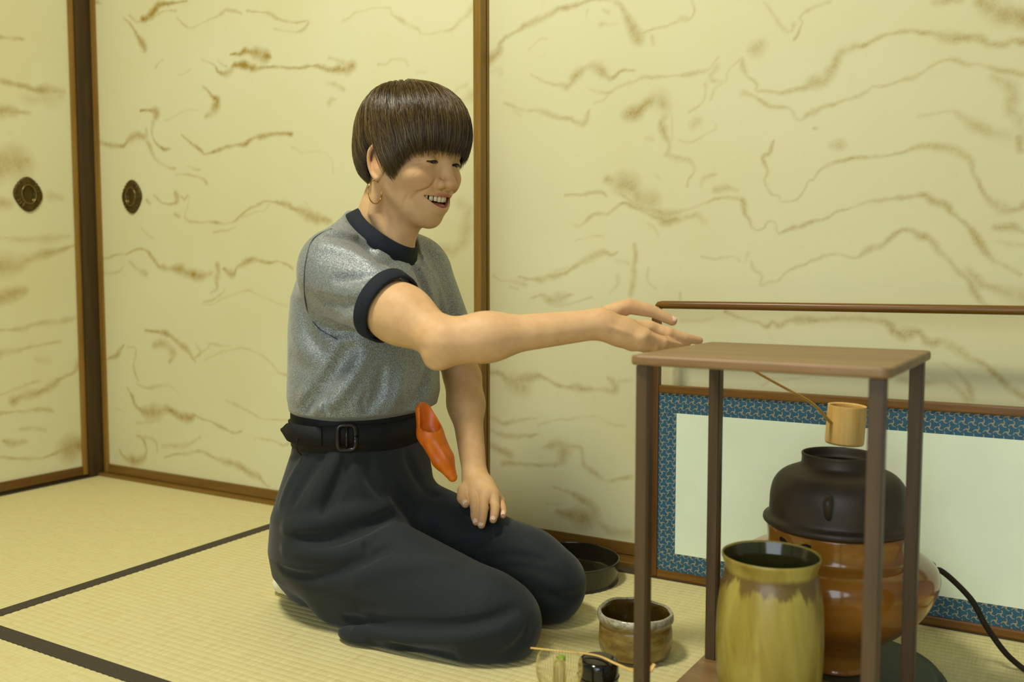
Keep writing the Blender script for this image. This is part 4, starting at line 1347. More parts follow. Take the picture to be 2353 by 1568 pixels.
S.cone(nk0, nk1, .0475, .0520, k=.022)
S.cone(HEAD.world((.012, 0, -.072)), (1.500, -0.470, 0.655), .030, .036, k=.022)
for s in (-1, 1):
    S.chain([HEAD.world((-.014, s * .056, -.036)), (1.500, -0.470 + s * .046, 0.722), (1.527, -0.470 + s * .016, 0.657)], [.010, .0105, .009], k=.010)
    S.fold([(1.508, -0.470 + s * .020, 0.715), (1.523, -0.470 + s * .006, 0.670)], -.004, .012)
S.plane((1.45, -0.47, 0.612), (0, 0, -1), .01)
# crow's feet and laughter lines on the cheek
for pts, am, w in (([(980, 371), (968, 366), (958, 360)], -.0010, .0016), ([(980, 374), (966, 375), (952, 378)], -.0010, .0016), ([(982, 377), (968, 384), (950, 392)], -.0009, .0016), ([(972, 384), (962, 392), (952, 402)], -.0006, .0022)):
    S.fold(S.hits(pts), am, w)
headV, headQ = S.mesh((1.36, -0.60, 0.605), (1.68, -0.345, 0.965), .0014)
headV = relax(headV, headQ, 1, .35)

# ---- arms and hands
def arm(A, sh, el, wr, elbow_out, fat=1.0):
    A.cone(sh, el, .041, .0345, k=.02)
    A.cone(el, wr, .0335, .0225, k=.018)
    m = el + (wr - el) * .26
    A.ell(m, (.037 * fat, .037 * fat, .034 * fat), k=.03)
    A.ell(sh + (el - sh) * .62, (.052 * fat, .046 * fat, .046 * fat), k=.03)
    A.ell(el + elbow_out, (.017, .016, .016), k=.016)

A = Sculpt()
arm(A, SH_R, EL_R, WR_R, np.array([-.012, -.010, -.026]))
A.ell(WR_R + np.array([-.012, -.012, .002]), (.015, .013, .012), k=.012)
A.fold([EL_R + np.array([.05, -.032, .010]), EL_R + np.array([.13, -.008, .005])], -.0022, .010)
A.fold([EL_R + np.array([-.02, -.036, -.008]), EL_R + np.array([.035, -.034, -.012])], -.0028, .009)
def hand(A, wr, mcp, chains, radii, thumb, trad, palm_k=.012):
    """palm spans wrist and the four knuckles; fingers are chains of four joints"""
    for q in mcp:
        A.cone(wr + (q - wr) * .12, q, .0150, .0105, k=palm_k)
    for a, b in zip(mcp[:-1], mcp[1:]):
        A.cone(wr * .45 + a * .55, wr * .45 + b * .55, .0125, .0125, k=palm_k)
    A.chain(thumb, trad, k=.006)
    for c, r in zip(chains, radii):
        A.chain(c, r, k=.0014)
        A.ell(c[1], (r[1] * 1.06,) * 3, k=.001)
RM = [px_at(1489, 752, 1.402), px_at(1480, 773, 1.376), px_at(1466, 785, 1.372), px_at(1450, 790, 1.380)]
RF = [np.array([RM[0], px_at(1536, 766, 1.398), px_at(1573, 777, 1.402), px_at(1606, 783, 1.410)]),
      np.array([RM[1], px_at(1524, 786, 1.382), px_at(1553, 791, 1.396), px_at(1578, 790, 1.408)]),
      np.array([RM[2], px_at(1504, 796, 1.380), px_at(1530, 797, 1.394), px_at(1551, 794, 1.408)]),
      np.array([RM[3], px_at(1480, 800, 1.390), px_at(1502, 801, 1.402), px_at(1520, 798, 1.414)])]
RR = [[.0105, .0094, .0084, .0062], [.0100, .0088, .0078, .0060], [.0096, .0082, .0072, .0056], [.0084, .0070, .0062, .0050]]
RT = np.array([px_at(1400, 722, 1.425), px_at(1445, 704, 1.430), px_at(1500, 716, 1.432), px_at(1545, 738, 1.432)])
hand(A, WR_R, RM, RF, RR, RT, [.0150, .0125, .0098, .0075])
A.cone(WR_R, (RM[1] + RM[2]) / 2, .019, .014, k=.014)
for a, b in zip(RM[:-1], RM[1:]):
    A.fold([WR_R + ((a + b) / 2 - WR_R) * .45 + np.array([0, -.012, .006]), WR_R + ((a + b) / 2 - WR_R) * .95 + np.array([0, -.010, .004])], -.0012, .0045)
_hp = Sculpt(); _hp.it = list(A.it)
A.fold(_hp.hits([(1436, 720), (1452, 726), (1466, 730)]), -.0045, .0085)          # hollow between thumb and index
A.fold(_hp.hits([(1405, 752), (1435, 762), (1466, 776)]), .0022, .0040)           # tendon to the knuckle
A.fold(_hp.hits([(1408, 764), (1440, 778)]), -.0022, .0045)
A.ell(_hp.hit(1472, 775, dd=.004), (.0080, .0060, .0060), k=.010)
A.ell(_hp.hit(1493, 752, dd=.004), (.0075, .0060, .0060), k=.010)
A.fold(_hp.hits([(1498, 764), (1530, 775), (1560, 784), (1582, 788)]), -.0045, .0020)   # gap under the index finger
armRV, armRQ = A.mesh((1.48, -0.72, 0.42), (2.15, -0.385, 0.69), .0016)
armRV = relax(armRV, armRQ, 1, .4)

A2 = Sculpt()
arm(A2, SH_L, EL_L, WR_L, np.array([-.014, .010, -.010]), .86)
LM = [px_at(1088, 1136, 1.644), px_at(1111, 1134, 1.640), px_at(1134, 1141, 1.644), px_at(1148, 1152, 1.652)]
LF = [np.array([LM[0], px_at(1091, 1165, 1.612), px_at(1091, 1186, 1.595), px_at(1094, 1200, 1.586)]),
      np.array([LM[1], px_at(1111, 1168, 1.605), px_at(1108, 1192, 1.588), px_at(1106, 1207, 1.580)]),
      np.array([LM[2], px_at(1138, 1166, 1.618), px_at(1136, 1183, 1.603), px_at(1133, 1195, 1.594)]),
      np.array([LM[3], px_at(1154, 1168, 1.634), px_at(1156, 1178, 1.624), px_at(1156, 1185, 1.616)])]
LR = [[.0098, .0086, .0080, .0067], [.0100, .0089, .0083, .0069], [.0096, .0085, .0079, .0067], [.0086, .0076, .0070, .0059]]
LT = np.array([px_at(1082, 1118, 1.680), px_at(1066, 1128, 1.660), px_at(1062, 1146, 1.641), px_at(1070, 1158, 1.628)])
hand(A2, WR_L, LM, LF, LR, LT, [.0150, .0125, .0100, .0080])
A2.cone(WR_L, (LM[1] + LM[2]) / 2, .020, .015, k=.016)
A2.ell(px_at(1119, 1110, 1.676), (.010, .010, .010), k=.010)
armLV, armLQ = A2.mesh((1.42, -0.50, 0.10), (1.76, -0.215, 0.67), .0016)
armLV = relax(armLV, armLQ, 1, .4)

# ---- trunk and folded legs, inside the clothes
T = Sculpt()
T.loft([(.36, 1.425, -.47, .085, .115), (.46, 1.432, -.47, .098, .130), (.56, 1.440, -.47, .098, .140), (.60, 1.448, -.47, .085, .135), (.645, 1.452, -.47, .055, .07)], k=.02)
T.cone(SH_R, SH_L, .036, .036, k=.03)
T.loft([(.06, 1.385, -.462, .09, .10), (.16, 1.40, -.47, .11, .14), (.26, 1.415, -.47, .095, .13), (.37, 1.425, -.47, .085, .115)], k=.02)
T.cone((1.42, -.540, .12), (1.73, -.535, .068), .075, .048, k=.02)
T.cone((1.42, -.40, .12), (1.72, -.340, .070), .075, .048, k=.02)
T.cone((1.72, -.535, .048), (1.40, -.520, .045), .036, .026, k=.02)
T.cone((1.70, -.340, .050), (1.38, -.43, .045), .036, .026, k=.02)
trV, trQ = T.mesh((1.22, -.68, 0.0), (1.84, -.24, .70), .006)

bodyV = np.concatenate([headV, armRV, armLV, trV])
o1, o2, o3 = len(headV), len(headV) + len(armRV), len(headV) + len(armRV) + len(armLV)
bodyQ = np.concatenate([headQ, armRQ + o1, armLQ + o2, trQ + o3])

# skin tints: lips, mouth, blush, nails
lp = HEAD.local(bodyV)
isH = np.zeros(len(bodyV), bool); isH[:o1] = True
lips = np.zeros(len(bodyV)); inside = np.zeros(len(bodyV)); blush = np.zeros(len(bodyV)); nail = np.zeros(len(bodyV))
L_ = lp[:o1]
du = near_line(L_, up_lip + np.array([0.002, 0, -.0003])); dl = near_line(L_, lo_lip + np.array([.001, 0, .0012]))
lips[:o1] = np.clip(np.maximum((.0052 - du) / .0018, (.0074 - dl) / .0018), 0, 1) * (np.abs(L_[:, 1]) < MW + .001)
mo = mouth(L_)
inside[:o1] = np.clip((.0010 - mo) / .0008, 0, 1) * (L_[:, 0] < mx(L_[:, 1]) - .0055)
for s in (-1, 1):
    blush[:o1] += np.exp(-(np.linalg.norm(L_ - np.array([.070, s * .042, -.020]), axis=1) / .024) ** 2)
    blush[:o1] += .8 * np.exp(-(np.linalg.norm(L_ - np.array([-.010, s * .080, .0]), axis=1) / .022) ** 2)
blush[:o1] += .6 * np.exp(-(np.linalg.norm(L_ - np.array([.114, 0, -.020]), axis=1) / .012) ** 2)
for ch in RF + LF + [RT, LT]:
    t = ch[-1]
    blush += .55 * np.exp(-(np.linalg.norm(bodyV - t, axis=1) / .014) ** 2)
    blush += .35 * np.exp(-(np.linalg.norm(bodyV - ch[1], axis=1) / .010) ** 2)
bodyMe = mesh_np('person', bodyV - BASE, bodyQ)
for nm, dat in (('lips', lips), ('inside', inside), ('blush', np.clip(blush, 0, 1))):
    vattr(bodyMe, nm, dat)
M_SKIN = NT('skin')
_n1 = M_SKIN.noise(M_SKIN.coords(), 45, 4, 0.6)
_n2 = M_SKIN.noise(M_SKIN.coords(), 420, 3, 0.6)
_c0 = M_SKIN.ramp(_n1, [(0.25, srgb(198, 157, 108)), (0.75, srgb(213, 174, 125))])
_c0 = M_SKIN.mix(M_SKIN.math('MULTIPLY', M_SKIN.attr('blush'), 0.42), _c0, srgb(196, 124, 84))
_c0 = M_SKIN.mix(M_SKIN.math('MULTIPLY', M_SKIN.attr('lips'), 0.85), _c0, srgb(172, 92, 74))
_c0 = M_SKIN.mix(M_SKIN.attr('inside'), _c0, srgb(84, 34, 26))
M_SKIN.base(_c0)
M_SKIN.set(Roughness=0.54)
M_SKIN.b.inputs['Specular IOR Level'].default_value = 0.3
M_SKIN.b.inputs['Subsurface Weight'].default_value = 0.12
M_SKIN.b.inputs['Subsurface Radius'].default_value = (0.012, 0.005, 0.003)
M_SKIN.b.inputs['Subsurface Scale'].default_value = 0.6
M_SKIN.bump(_n2, 0.0003, 0.35)
M_SKIN = M_SKIN.m
person = put('person', bodyMe, M_SKIN, None, True, tuple(BASE))
tag(person, 'woman kneeling in grey shirt and dark wide trousers, laughing, right arm stretched over the stand', 'person')

# eyes, teeth, brows, nails
M_EYE = plain('eye_white', srgb(118, 98, 78), 0.15, 0.5)
M_IRIS = plain('dark_iris', srgb(34, 22, 14), 0.08, 0.6)
M_TOOTH = plain('tooth_enamel', srgb(236, 226, 188), 0.2, 0.5)
M_TONGUE = plain('tongue', srgb(166, 92, 78), 0.35, 0.4)
M_LASH = plain('dark_lash', srgb(30, 22, 14), 0.6)
M_NAIL = plain('finger_nail', srgb(232, 196, 164), 0.22, 0.5)
def ball(name, c, r, mat, parent, fr=None, seg=20):
    V, Fq = [], []
    for i in range(seg + 1):
        a = math.pi * i / seg
        for k in range(2 * seg):
            t = math.pi * k / seg
            p = np.array(c) + np.array(r) * np.array([math.sin(a) * math.cos(t), math.sin(a) * math.sin(t), math.cos(a)])
            V.append(fr.world(p) if fr is not None else p)
    m = 2 * seg
    for i in range(seg):
        for k in range(m):
            Fq.append((i * m + k, (i + 1) * m + k, (i + 1) * m + (k + 1) % m, i * m + (k + 1) % m))
    me = pydata(name, V, Fq)
    bm = bmesh.new(); bm.from_mesh(me); bmesh.ops.remove_doubles(bm, verts=bm.verts[:], dist=1e-6)
    bmesh.ops.recalc_face_normals(bm, faces=bm.faces[:]); bm.to_mesh(me); bm.free()
    return put(name, me, mat, parent, True)
for s in (-1, 1):
    e = ball('eye', (.0768, s * .0325, .0112), (.0112, .0112, .0112), M_EYE, person, HEAD)
    ball('iris', (.0826, s * .0318, .0106), (.0062, .0082, .0082), M_IRIS, e, HEAD, 12)
    P = [HEAD.world(p) for p in catmull(np.array([(.0872, s * .0190, .0108), (.0893, s * .0265, .0130), (.0889, s * .0345, .0131), (.0850, s * .0415, .0114), (.0822, s * .0450, .0104)]), 5)]
    tube('eyelash', P, np.interp(np.linspace(0, 1, len(P)), [0, .5, 1], [.0008, .0017, .0008]), M_LASH, person, 6)
    P = [HEAD.world(p) for p in catmull(np.array([(.0925, s * .0130, .0290), (.0905, s * .0220, .0340), (.0840, s * .0350, .0370), (.0720, s * .0470, .0340)]), 5)]
    tube('eyebrow', P, np.interp(np.linspace(0, 1, len(P)), [0, .3, 1], [.0018, .0026, .0008]), M_LASH, person, 8, 0.8)
def tooth_mesh(fr_c, w, h, t, ang):
    bm = bmesh.new()
    bmesh.ops.create_cube(bm, size=1.0)
    bmesh.ops.bevel(bm, geom=bm.edges[:], offset=0.11, segments=3, affect='EDGES')
    ca, sa = math.cos(ang), math.sin(ang)
    for v in bm.verts:
        taper = 1 - 0.12 * (v.co.z + .5)
        x, y, z = v.co.x * t, v.co.y * w * taper, v.co.z * h
        v.co = Vector(HEAD.world((fr_c[0] + x * ca - y * sa, fr_c[1] + x * sa + y * ca, fr_c[2] + z)))
    return mesh_bm('tooth', bm)
tw = [.0082, .0070, .0072, .0066, .0062]
for s in (-1, 1):
    y = 0.0
    for i, w in enumerate(tw):
        yc = (y + w / 2) * s; y += w * .985
        hgt = [.0130, .0120, .0122, .0100, .0085][i]
        x = mx(yc) - .0068 - .0004 * i
        put('tooth', tooth_mesh((x, yc, mu(yc) - hgt / 2 + .0030), w, hgt, .005, math.atan(2 * .0240 * yc / MW ** 2)), M_TOOTH, person, True)
ball('tongue', (.0780, 0, -.0640), (.014, .020, .0065), M_TONGUE, person, HEAD, 14)

def nail(tip, prev, nrm, w, l, r):
    d = tip - prev; d /= np.linalg.norm(d)
    n = np.asarray(nrm, float); n = n - d * (n @ d); n /= np.linalg.norm(n)
    b = np.cross(d, n)
    V, Fq = [], []
    m, q = 9, 8
    for i in range(m):
        u = -1 + 2 * i / (m - 1)
        for j in range(q):
            v = j / (q - 1)
            ww = w * (1 - .25 * (2 * v - 1) ** 4) * (1 - .3 * max(0, v - .75) * 4 * .5)
            V.append(tip + d * (r * .62 - l * (1 - v)) + b * (u * ww) + n * (r * (1.02 - .42 * u * u) - .0006 - .0012 * max(0, v - .6)))
    for i in range(m - 1):
        for j in range(q - 1):
            Fq.append((i * q + j, i * q + j + 1, (i + 1) * q + j + 1, (i + 1) * q + j))
    o = put('fingernail', pydata('fingernail', V, Fq), M_NAIL, person, True)
    md = o.modifiers.new('t', 'SOLIDIFY'); md.thickness = .0007; md.offset = -1
nail(RT[3], RT[2], (-.30, -.55, .80), .0058, .0125, .0075)
for c, n_, w in zip(LF, ((.1, -.75, .62), (.15, -.75, .62), (.25, -.72, .64), (.35, -.70, .62)), (.0052, .0055, .0052, .0043)):
    nail(c[3], c[2], n_, w, .0110, .0068)
nail(LT[3], LT[2], (.2, -.75, .6), .0060, .0120, .0080)
# ------------------------------------------------------------------ clothes
M_SHIRT = NT('glittering_grey_jersey')
_co = M_SHIRT.coords()
_n1 = M_SHIRT.noise(_co, 700, 3, 0.7)
_vo = M_SHIRT.n('ShaderNodeTexVoronoi', i_Scale=1500.0); M_SHIRT.l(_co, _vo.inputs['Vector'])
_vc = M_SHIRT.n('ShaderNodeSeparateColor'); M_SHIRT.l(_vo.outputs['Color'], _vc.inputs[0])
_spark = M_SHIRT.ramp(_vc.outputs[0], [(0.66, (0, 0, 0, 1)), (0.80, (1, 1, 1, 1))])
_c0 = M_SHIRT.ramp(_n1, [(0.3, srgb(84, 88, 82)), (0.7, srgb(112, 117, 112))])
_c0 = M_SHIRT.mix(M_SHIRT.math('MULTIPLY', _spark, 0.75), _c0, srgb(196, 208, 212))
M_SHIRT.base(_c0)
M_SHIRT.l(M_SHIRT.math('MULTIPLY', _spark, 0.65), M_SHIRT.b.inputs['Metallic'])
M_SHIRT.set(Roughness=0.42)
M_SHIRT.b.inputs['Sheen Weight'].default_value = 0.25
M_SHIRT.bump(_n1, 0.0008, 0.7)
M_SHIRT = M_SHIRT.m
M_NAVY = plain('navy_rib_knit', srgb(30, 36, 42), 0.8, 0.2, 0, 0.2, 500, 0.0004)
M_SEAM = plain('grey_seam', srgb(62, 64, 62), 0.8)
M_TROUSER = NT('dark_wool_twill')
_n1 = M_TROUSER.noise(M_TROUSER.coords(), 900, 2)
M_TROUSER.base(M_TROUSER.ramp(_n1, [(0.3, srgb(23, 29, 29)), (0.7, srgb(33, 40, 40))]))
M_TROUSER.set(Roughness=0.78)
M_TROUSER.b.inputs['Specular IOR Level'].default_value = 0.25
M_TROUSER.b.inputs['Sheen Weight'].default_value = 0.12
M_TROUSER.bump(_n1, 0.0003, 0.4)
M_TROUSER = M_TROUSER.m
M_BELT = plain('black_belt_cloth', srgb(22, 24, 22), 0.7, 0.25, 0, 0.15, 300)
M_BUCKLE = plain('black_buckle', srgb(26, 22, 18), 0.22, 0.5)
M_SOCK = plain('white_sock_cotton', srgb(232, 226, 200), 0.85, 0.1, 0, 0.04, 200, 0.0003)

# ---- shirt
C = Sculpt()
CUFF_R = SH_R + (EL_R - SH_R) * .50
AX_R = (EL_R - SH_R) / np.linalg.norm(EL_R - SH_R)
CUFF_L = SH_L + (EL_L - SH_L) * .70
AX_L = (EL_L - SH_L) / np.linalg.norm(EL_L - SH_L)
C.loft([(.364, 1.432, -.47, .100, .134), (.374, 1.437, -.47, .116, .150), (.400, 1.439, -.47, .120, .156), (.45, 1.440, -.47, .119, .154), (.52, 1.441, -.47, .119, .152), (.575, 1.444, -.47, .112, .152),
        (.612, 1.450, -.47, .098, .148), (.636, 1.457, -.47, .084, .126), (.655, 1.463, -.47, .075, .095), (.680, 1.466, -.47, .066, .070)], k=.015, p=2.2)
C.cone(SH_R + np.array([-.004, .012, -.004]), CUFF_R + AX_R * .02, .0600, .0575, k=.030)
C.cone(SH_L + np.array([-.004, -.012, -.004]), CUFF_L + AX_L * .02, .062, .052, k=.026)
C.cone((1.452, -.525, .676), (1.472, -.605, .634), .026, .040, k=.03)
C.cone((1.452, -.415, .676), (1.466, -.335, .634), .026, .040, k=.03)
C.cone((1.425, -.470, .60), (1.440, -.470, .700), .060, .036, k=.04)
C.cone((1.440, -.480, .700), (1.470, -.590, .650), .030, .036, k=.03)
C.cone((1.440, -.460, .700), (1.466, -.350, .650), .030, .036, k=.03)
NECK_C = np.array([1.4864, -.470, .6895]); NECK_N = np.array([.600, .10, .787]); NECK_N /= np.linalg.norm(NECK_N)
# open the neck, the sleeve ends and the hem
C.func(lambda P: np.maximum(np.linalg.norm((P - NECK_C) - ((P - NECK_C) @ NECK_N)[:, None] * NECK_N, axis=1) - .0655, -((P - NECK_C) @ NECK_N) - .05), NECK_C, .16, 's', .002)
C.plane(NECK_C + NECK_N * .004, NECK_N, .004) if False else None
C.func(lambda P: np.maximum(np.linalg.norm((P - NECK_C) - ((P - NECK_C) @ NECK_N)[:, None] * NECK_N, axis=1) - .084, -((P - NECK_C) @ NECK_N) - .0085), NECK_C, .16, 's', .004)
def cut(c, ax, R):
    C.func(lambda P: np.maximum(-((P - c) @ ax), np.linalg.norm((P - c) - ((P - c) @ ax)[:, None] * ax, axis=1) - R), c + ax * .08, .16, 's', .0015)
    C.func(lambda P: np.maximum(-((P - c) @ ax) - .012, np.linalg.norm((P - c) - ((P - c) @ ax)[:, None] * ax, axis=1) - (.0480 if R > .11 else .043)), c + ax * .02, .10, 's', .001)
shirt_plain = Sculpt(); shirt_plain.it = list(C.it)
def folds(G, base, lst):
    for pts, amp, w in lst:
        G.fold(base.hits(pts), amp, w)
folds(C, shirt_plain, [
    ([(800, 806), (770, 856), (735, 900), (700, 938)], -0.0329, 0.0111),
    ([(840, 820), (800, 880), (760, 925), (725, 945)], 0.0162, 0.0111),
    ([(880, 850), (872, 900), (850, 938)], -0.0228, 0.0085),
    ([(925, 850), (915, 900), (895, 940)], 0.0121, 0.0103),
    ([(985, 850), (975, 890), (945, 930)], -0.0203, 0.0094),
    ([(845, 905), (835, 930), (842, 946)], -0.0151, 0.0051),
    ([(765, 905), (748, 930), (752, 944)], -0.0203, 0.0060),
    ([(700, 900), (692, 930)], 0.0121, 0.0085),
    ([(765, 538), (810, 548), (850, 570), (880, 606)], -0.0187, 0.0085),
    ([(745, 566), (800, 580), (850, 605)], 0.0090, 0.0120),
    ([(772, 642), (815, 640), (858, 632), (885, 622)], -0.0140, 0.0085),
    ([(742, 690), (790, 702), (845, 694), (890, 672)], -0.0169, 0.0085),
    ([(735, 722), (790, 738), (840, 726)], 0.0075, 0.0077),
    ([(722, 742), (765, 764), (815, 764)], -0.0112, 0.0068),
    ([(905, 600), (920, 650), (938, 700)], -0.0112, 0.0094),
    ([(950, 605), (978, 660), (998, 720)], -0.0187, 0.0085),
    ([(972, 600), (1006, 660), (1022, 725)], 0.0090, 0.0085),
    ([(690, 700), (705, 760), (740, 800)], -0.0075, 0.0103),
    ([(672, 760), (690, 800), (730, 830)], 0.0045, 0.0120),
    ([(668, 820), (700, 850)], -0.0075, 0.0103),
])
C.it += [shirt_plain.it[-1]]
cut(CUFF_R, AX_R, .12); cut(CUFF_L, AX_L, .10)
shV, shQ = C.mesh((1.27, -.72, .335), (1.66, -.23, .735), .0030)
shV = relax(shV, shQ, 2, .4)
shirt = put('shirt', mesh_np('shirt', shV, shQ), M_SHIRT, person, True)
tag(shirt, 'glittering grey ringer shirt with navy edges')
_sm = C.hits([(762, 526), (735, 538), (716, 556), (703, 600), (699, 655), (706, 712), (732, 754), (775, 780)])
_sm = _sm[np.abs(C.value(_sm)) < .003]
P_ = catmull(_sm, 8)
P_ = np.array([p if abs(C.value(p[None])[0]) < .001 else p - np.array([0, 0, 0]) for p in P_])
tube('armhole_seam', P_, .0010, M_SEAM, shirt, 6)
# ribbed bands
def band(name, ring_c, ax, ra, rb, w, thick, u0, squash=1.0, flare=0.0):
    ax = ax / np.linalg.norm(ax)
    u = np.asarray(u0, float); u = u - ax * (u @ ax); u /= np.linalg.norm(u)
    v = np.cross(ax, u)
    prof = [(0.0, -w / 2), (thick * .5, -w / 2 - .0006), (thick, -w / 2 + .001), (thick * 1.05, 0), (thick, w / 2 - .001), (thick * .5, w / 2 + .0006), (0.0, w / 2), (-.001, 0)]
    V, Fq = [], []
    m, q = 72, len(prof)
    for i in range(m):
        t = 2 * math.pi * i / m
        for dr, h in prof:
            r1, r2 = ra + dr + flare * h, rb + dr + flare * h
            V.append(ring_c + u * (r1 * math.cos(t)) + v * (r2 * math.sin(t)) + ax * h)
    for i in range(m):
        for j in range(q):
            i2, j2 = (i + 1) % m, (j + 1) % q
            Fq.append((i * q + j, i * q + j2, i2 * q + j2, i2 * q + j))
    me = pydata(name, V, Fq)
    bm = bmesh.new(); bm.from_mesh(me); bmesh.ops.recalc_face_normals(bm, faces=bm.faces[:]); bm.to_mesh(me); bm.free()
    return put(name, me, M_NAVY, shirt, True)
band('collar', NECK_C - NECK_N * .001, NECK_N, .0660, .0650, .026, .0042, (1, 0, 0), 1, -.55)
band('sleeve_cuff', CUFF_R + AX_R * .004, AX_R, .0555, .0555, .024, .0045, (0, 0, 1), 1, -.12)
band('sleeve_cuff', CUFF_L + AX_L * .004, AX_L, .0500, .0500, .022, .0045, (0, 1, 0), 1, -.12)

# ---- trousers
B_ = Sculpt()
B_.loft([(.0, 1.366, -.455, .116, .090), (.03, 1.371, -.457, .127, .118), (.06, 1.380, -.460, .133, .146), (.115, 1.398, -.467, .133, .172), (.18, 1.410, -.47, .132, .174), (.24, 1.420, -.47, .122, .160), (.295, 1.426, -.47, .111, .143), (.325, 1.426, -.47, .106, .137), (.36, 1.426, -.47, .104, .134), (.392, 1.426, -.47, .104, .134)], k=.01)
B_.cone((1.44, -.548, .118), (1.745, -.545, .066), .098, .066, k=.030)
B_.cone((1.745, -.545, .064), (1.775, -.535, .055), .062, .058, k=.025)
B_.cone((1.44, -.395, .140), (1.715, -.362, .084), .100, .070, k=.018)
B_.cone((1.715, -.362, .082), (1.766, -.362, .064), .068, .065, k=.025)
B_.cone((1.765, -.540, .038), (1.45, -.552, .045), .056, .056, k=.030)
B_.cone((1.755, -.365, .045), (1.42, -.42, .050), .058, .056, k=.02)
B_.cone((1.63, -.585, .026), (1.57, -.612, .022), .030, .024, k=.03)
B_.cone((1.73, -.572, .036), (1.62, -.588, .030), .046, .038, k=.03)
B_.ell((1.540, -.622, .013), (.040, .022, .015), k=.014)
B_.plane((0, 0, 0.0015), (0, 0, -1), .006)
tr_plain = Sculpt(); tr_plain.it = list(B_.it)
folds(B_, tr_plain, [
    ([(793, 1062), (778, 1110), (752, 1165), (740, 1200)], -0.0175, 0.0076),
    ([(768, 1060), (740, 1110), (712, 1160)], 0.0140, 0.0106),
    ([(740, 1052), (705, 1100), (672, 1160)], -0.0105, 0.0068),
    ([(700, 1052), (668, 1105), (645, 1160)], 0.0070, 0.0076),
    ([(812, 1062), (822, 1110), (850, 1150)], 0.0105, 0.0091),
    ([(850, 1052), (852, 1100), (880, 1140)], -0.0140, 0.0076),
    ([(935, 1048), (958, 1095), (1000, 1140)], -0.0123, 0.0084),
    ([(660, 1212), (740, 1196), (820, 1176), (890, 1164)], 0.0211, 0.0137),
    ([(690, 1236), (770, 1240), (840, 1216), (900, 1182)], -0.0246, 0.0099),
    ([(655, 1262), (730, 1274), (790, 1268), (850, 1236)], 0.0140, 0.0106),
    ([(648, 1310), (720, 1328), (800, 1306), (880, 1268), (905, 1255)], -0.0157, 0.0084),
    ([(840, 1240), (845, 1270), (832, 1296)], -0.0105, 0.0061),
    ([(820, 1330), (920, 1300), (1020, 1300)], 0.0105, 0.0137),
    ([(800, 1424), (900, 1438), (1020, 1440), (1110, 1430), (1180, 1402)], -0.0211, 0.0084),
    ([(820, 1446), (920, 1466), (1040, 1468), (1150, 1446)], 0.0140, 0.0106),
    ([(900, 1478), (960, 1500), (1040, 1508)], -0.0123, 0.0084),
    ([(1045, 1258), (1095, 1246), (1150, 1222)], -0.0157, 0.0076),
    ([(1110, 1282), (1180, 1276), (1250, 1290)], -0.0140, 0.0068),
    ([(1150, 1300), (1230, 1305), (1285, 1330)], -0.0105, 0.0076),
    
    ([(1245, 1360), (1290, 1376), (1330, 1370)], -0.0088, 0.0084),
    ([(1220, 1420), (1205, 1470), (1160, 1505)], -0.0088, 0.0091),
    ([(905, 1130), (940, 1170), (985, 1212)], -0.0281, 0.0122),
])
trV, trQ = B_.mesh((1.20, -.70, -.004), (1.87, -.22, .400), .0036)
trV = relax(trV, trQ, 1, .4)
trousers = put('trousers', mesh_np('trousers', trV, trQ), M_TROUSER, person, True)
tag(trousers, 'wide dark high-waisted trousers')
# belt: a cloth band round the waist with a covered buckle
def wrap(name, z0, z1, off, thick, mat, parent, a, b, tilt=0.0, t0=0.0, t1=2 * math.pi, n=96, cx=1.4245):
    V, Fq = [], []
    prof = [(off, z0), (off + thick, z0 + .001), (off + thick * 1.1, (z0 + z1) / 2), (off + thick, z1 - .001), (off, z1)]
    q = len(prof)
    for i in range(n + 1):
        t = t0 + (t1 - t0) * i / n
        for r, z in prof:
            x, y = (a + r) * math.cos(t), (b + r) * math.sin(t)
            V.append((cx + x, -.47 + y, z + tilt * x + .0015 * math.sin(5 * t)))
    for i in range(n):
        for j in range(q - 1):
            Fq.append((i * q + j, i * q + j + 1, (i + 1) * q + j + 1, (i + 1) * q + j))
    me = pydata(name, V, Fq)
    bm = bmesh.new(); bm.from_mesh(me); bmesh.ops.remove_doubles(bm, verts=bm.verts[:], dist=1e-6); bmesh.ops.recalc_face_normals(bm, faces=bm.faces[:]); bm.to_mesh(me); bm.free()
    return put(name, me, mat, parent, True)
wrap('waistband', .308, .392, .0015, .0030, M_BELT, trousers, .1065, .1360)
belt = wrap('belt', .3200, .3560, .0050, .0035, M_BELT, person, .1065, .1360, .02)
def on_belt(px, z):
    """angle of the near side of the belt seen at photo column px"""
    best = None
    for t in np.linspace(-math.pi, 0.3, 800):
        p = np.array([1.4245 + .116 * math.cos(t), -.47 + .1455 * math.sin(t), z])
        q = p - CAM
        lat, dep = q[0] * _ct + q[1] * _st, -q[0] * _st + q[1] * _ct
        x = CX + F_PX * lat / (dep * _cp - q[2] * _sp)
        nrm = np.array([math.cos(t) / .116, math.sin(t) / .1455, 0])
        if nrm @ q > 0: continue
        if best is None or abs(x - px) < best[0]: best = (abs(x - px), t, p)
    return best[1], best[2]
tb, pb = on_belt(796, .338)
nb_ = np.array([math.cos(tb) / .116, math.sin(tb) / .1455, 0]); nb_ /= np.linalg.norm(nb_)
ub = np.cross(np.array([0, 0, 1.0]), nb_)
P_ = []
for t in np.linspace(0, 2 * math.pi, 49):
    c, s = math.cos(t), math.sin(t)
    e = 0.45
    P_.append(pb + nb_ * .0035 + ub * (.0150 * math.copysign(abs(c) ** e, c)) + np.array([0, 0, .0215 * math.copysign(abs(s) ** e, s)]))
tube('buckle', P_, .0038, M_BUCKLE, belt, 10)
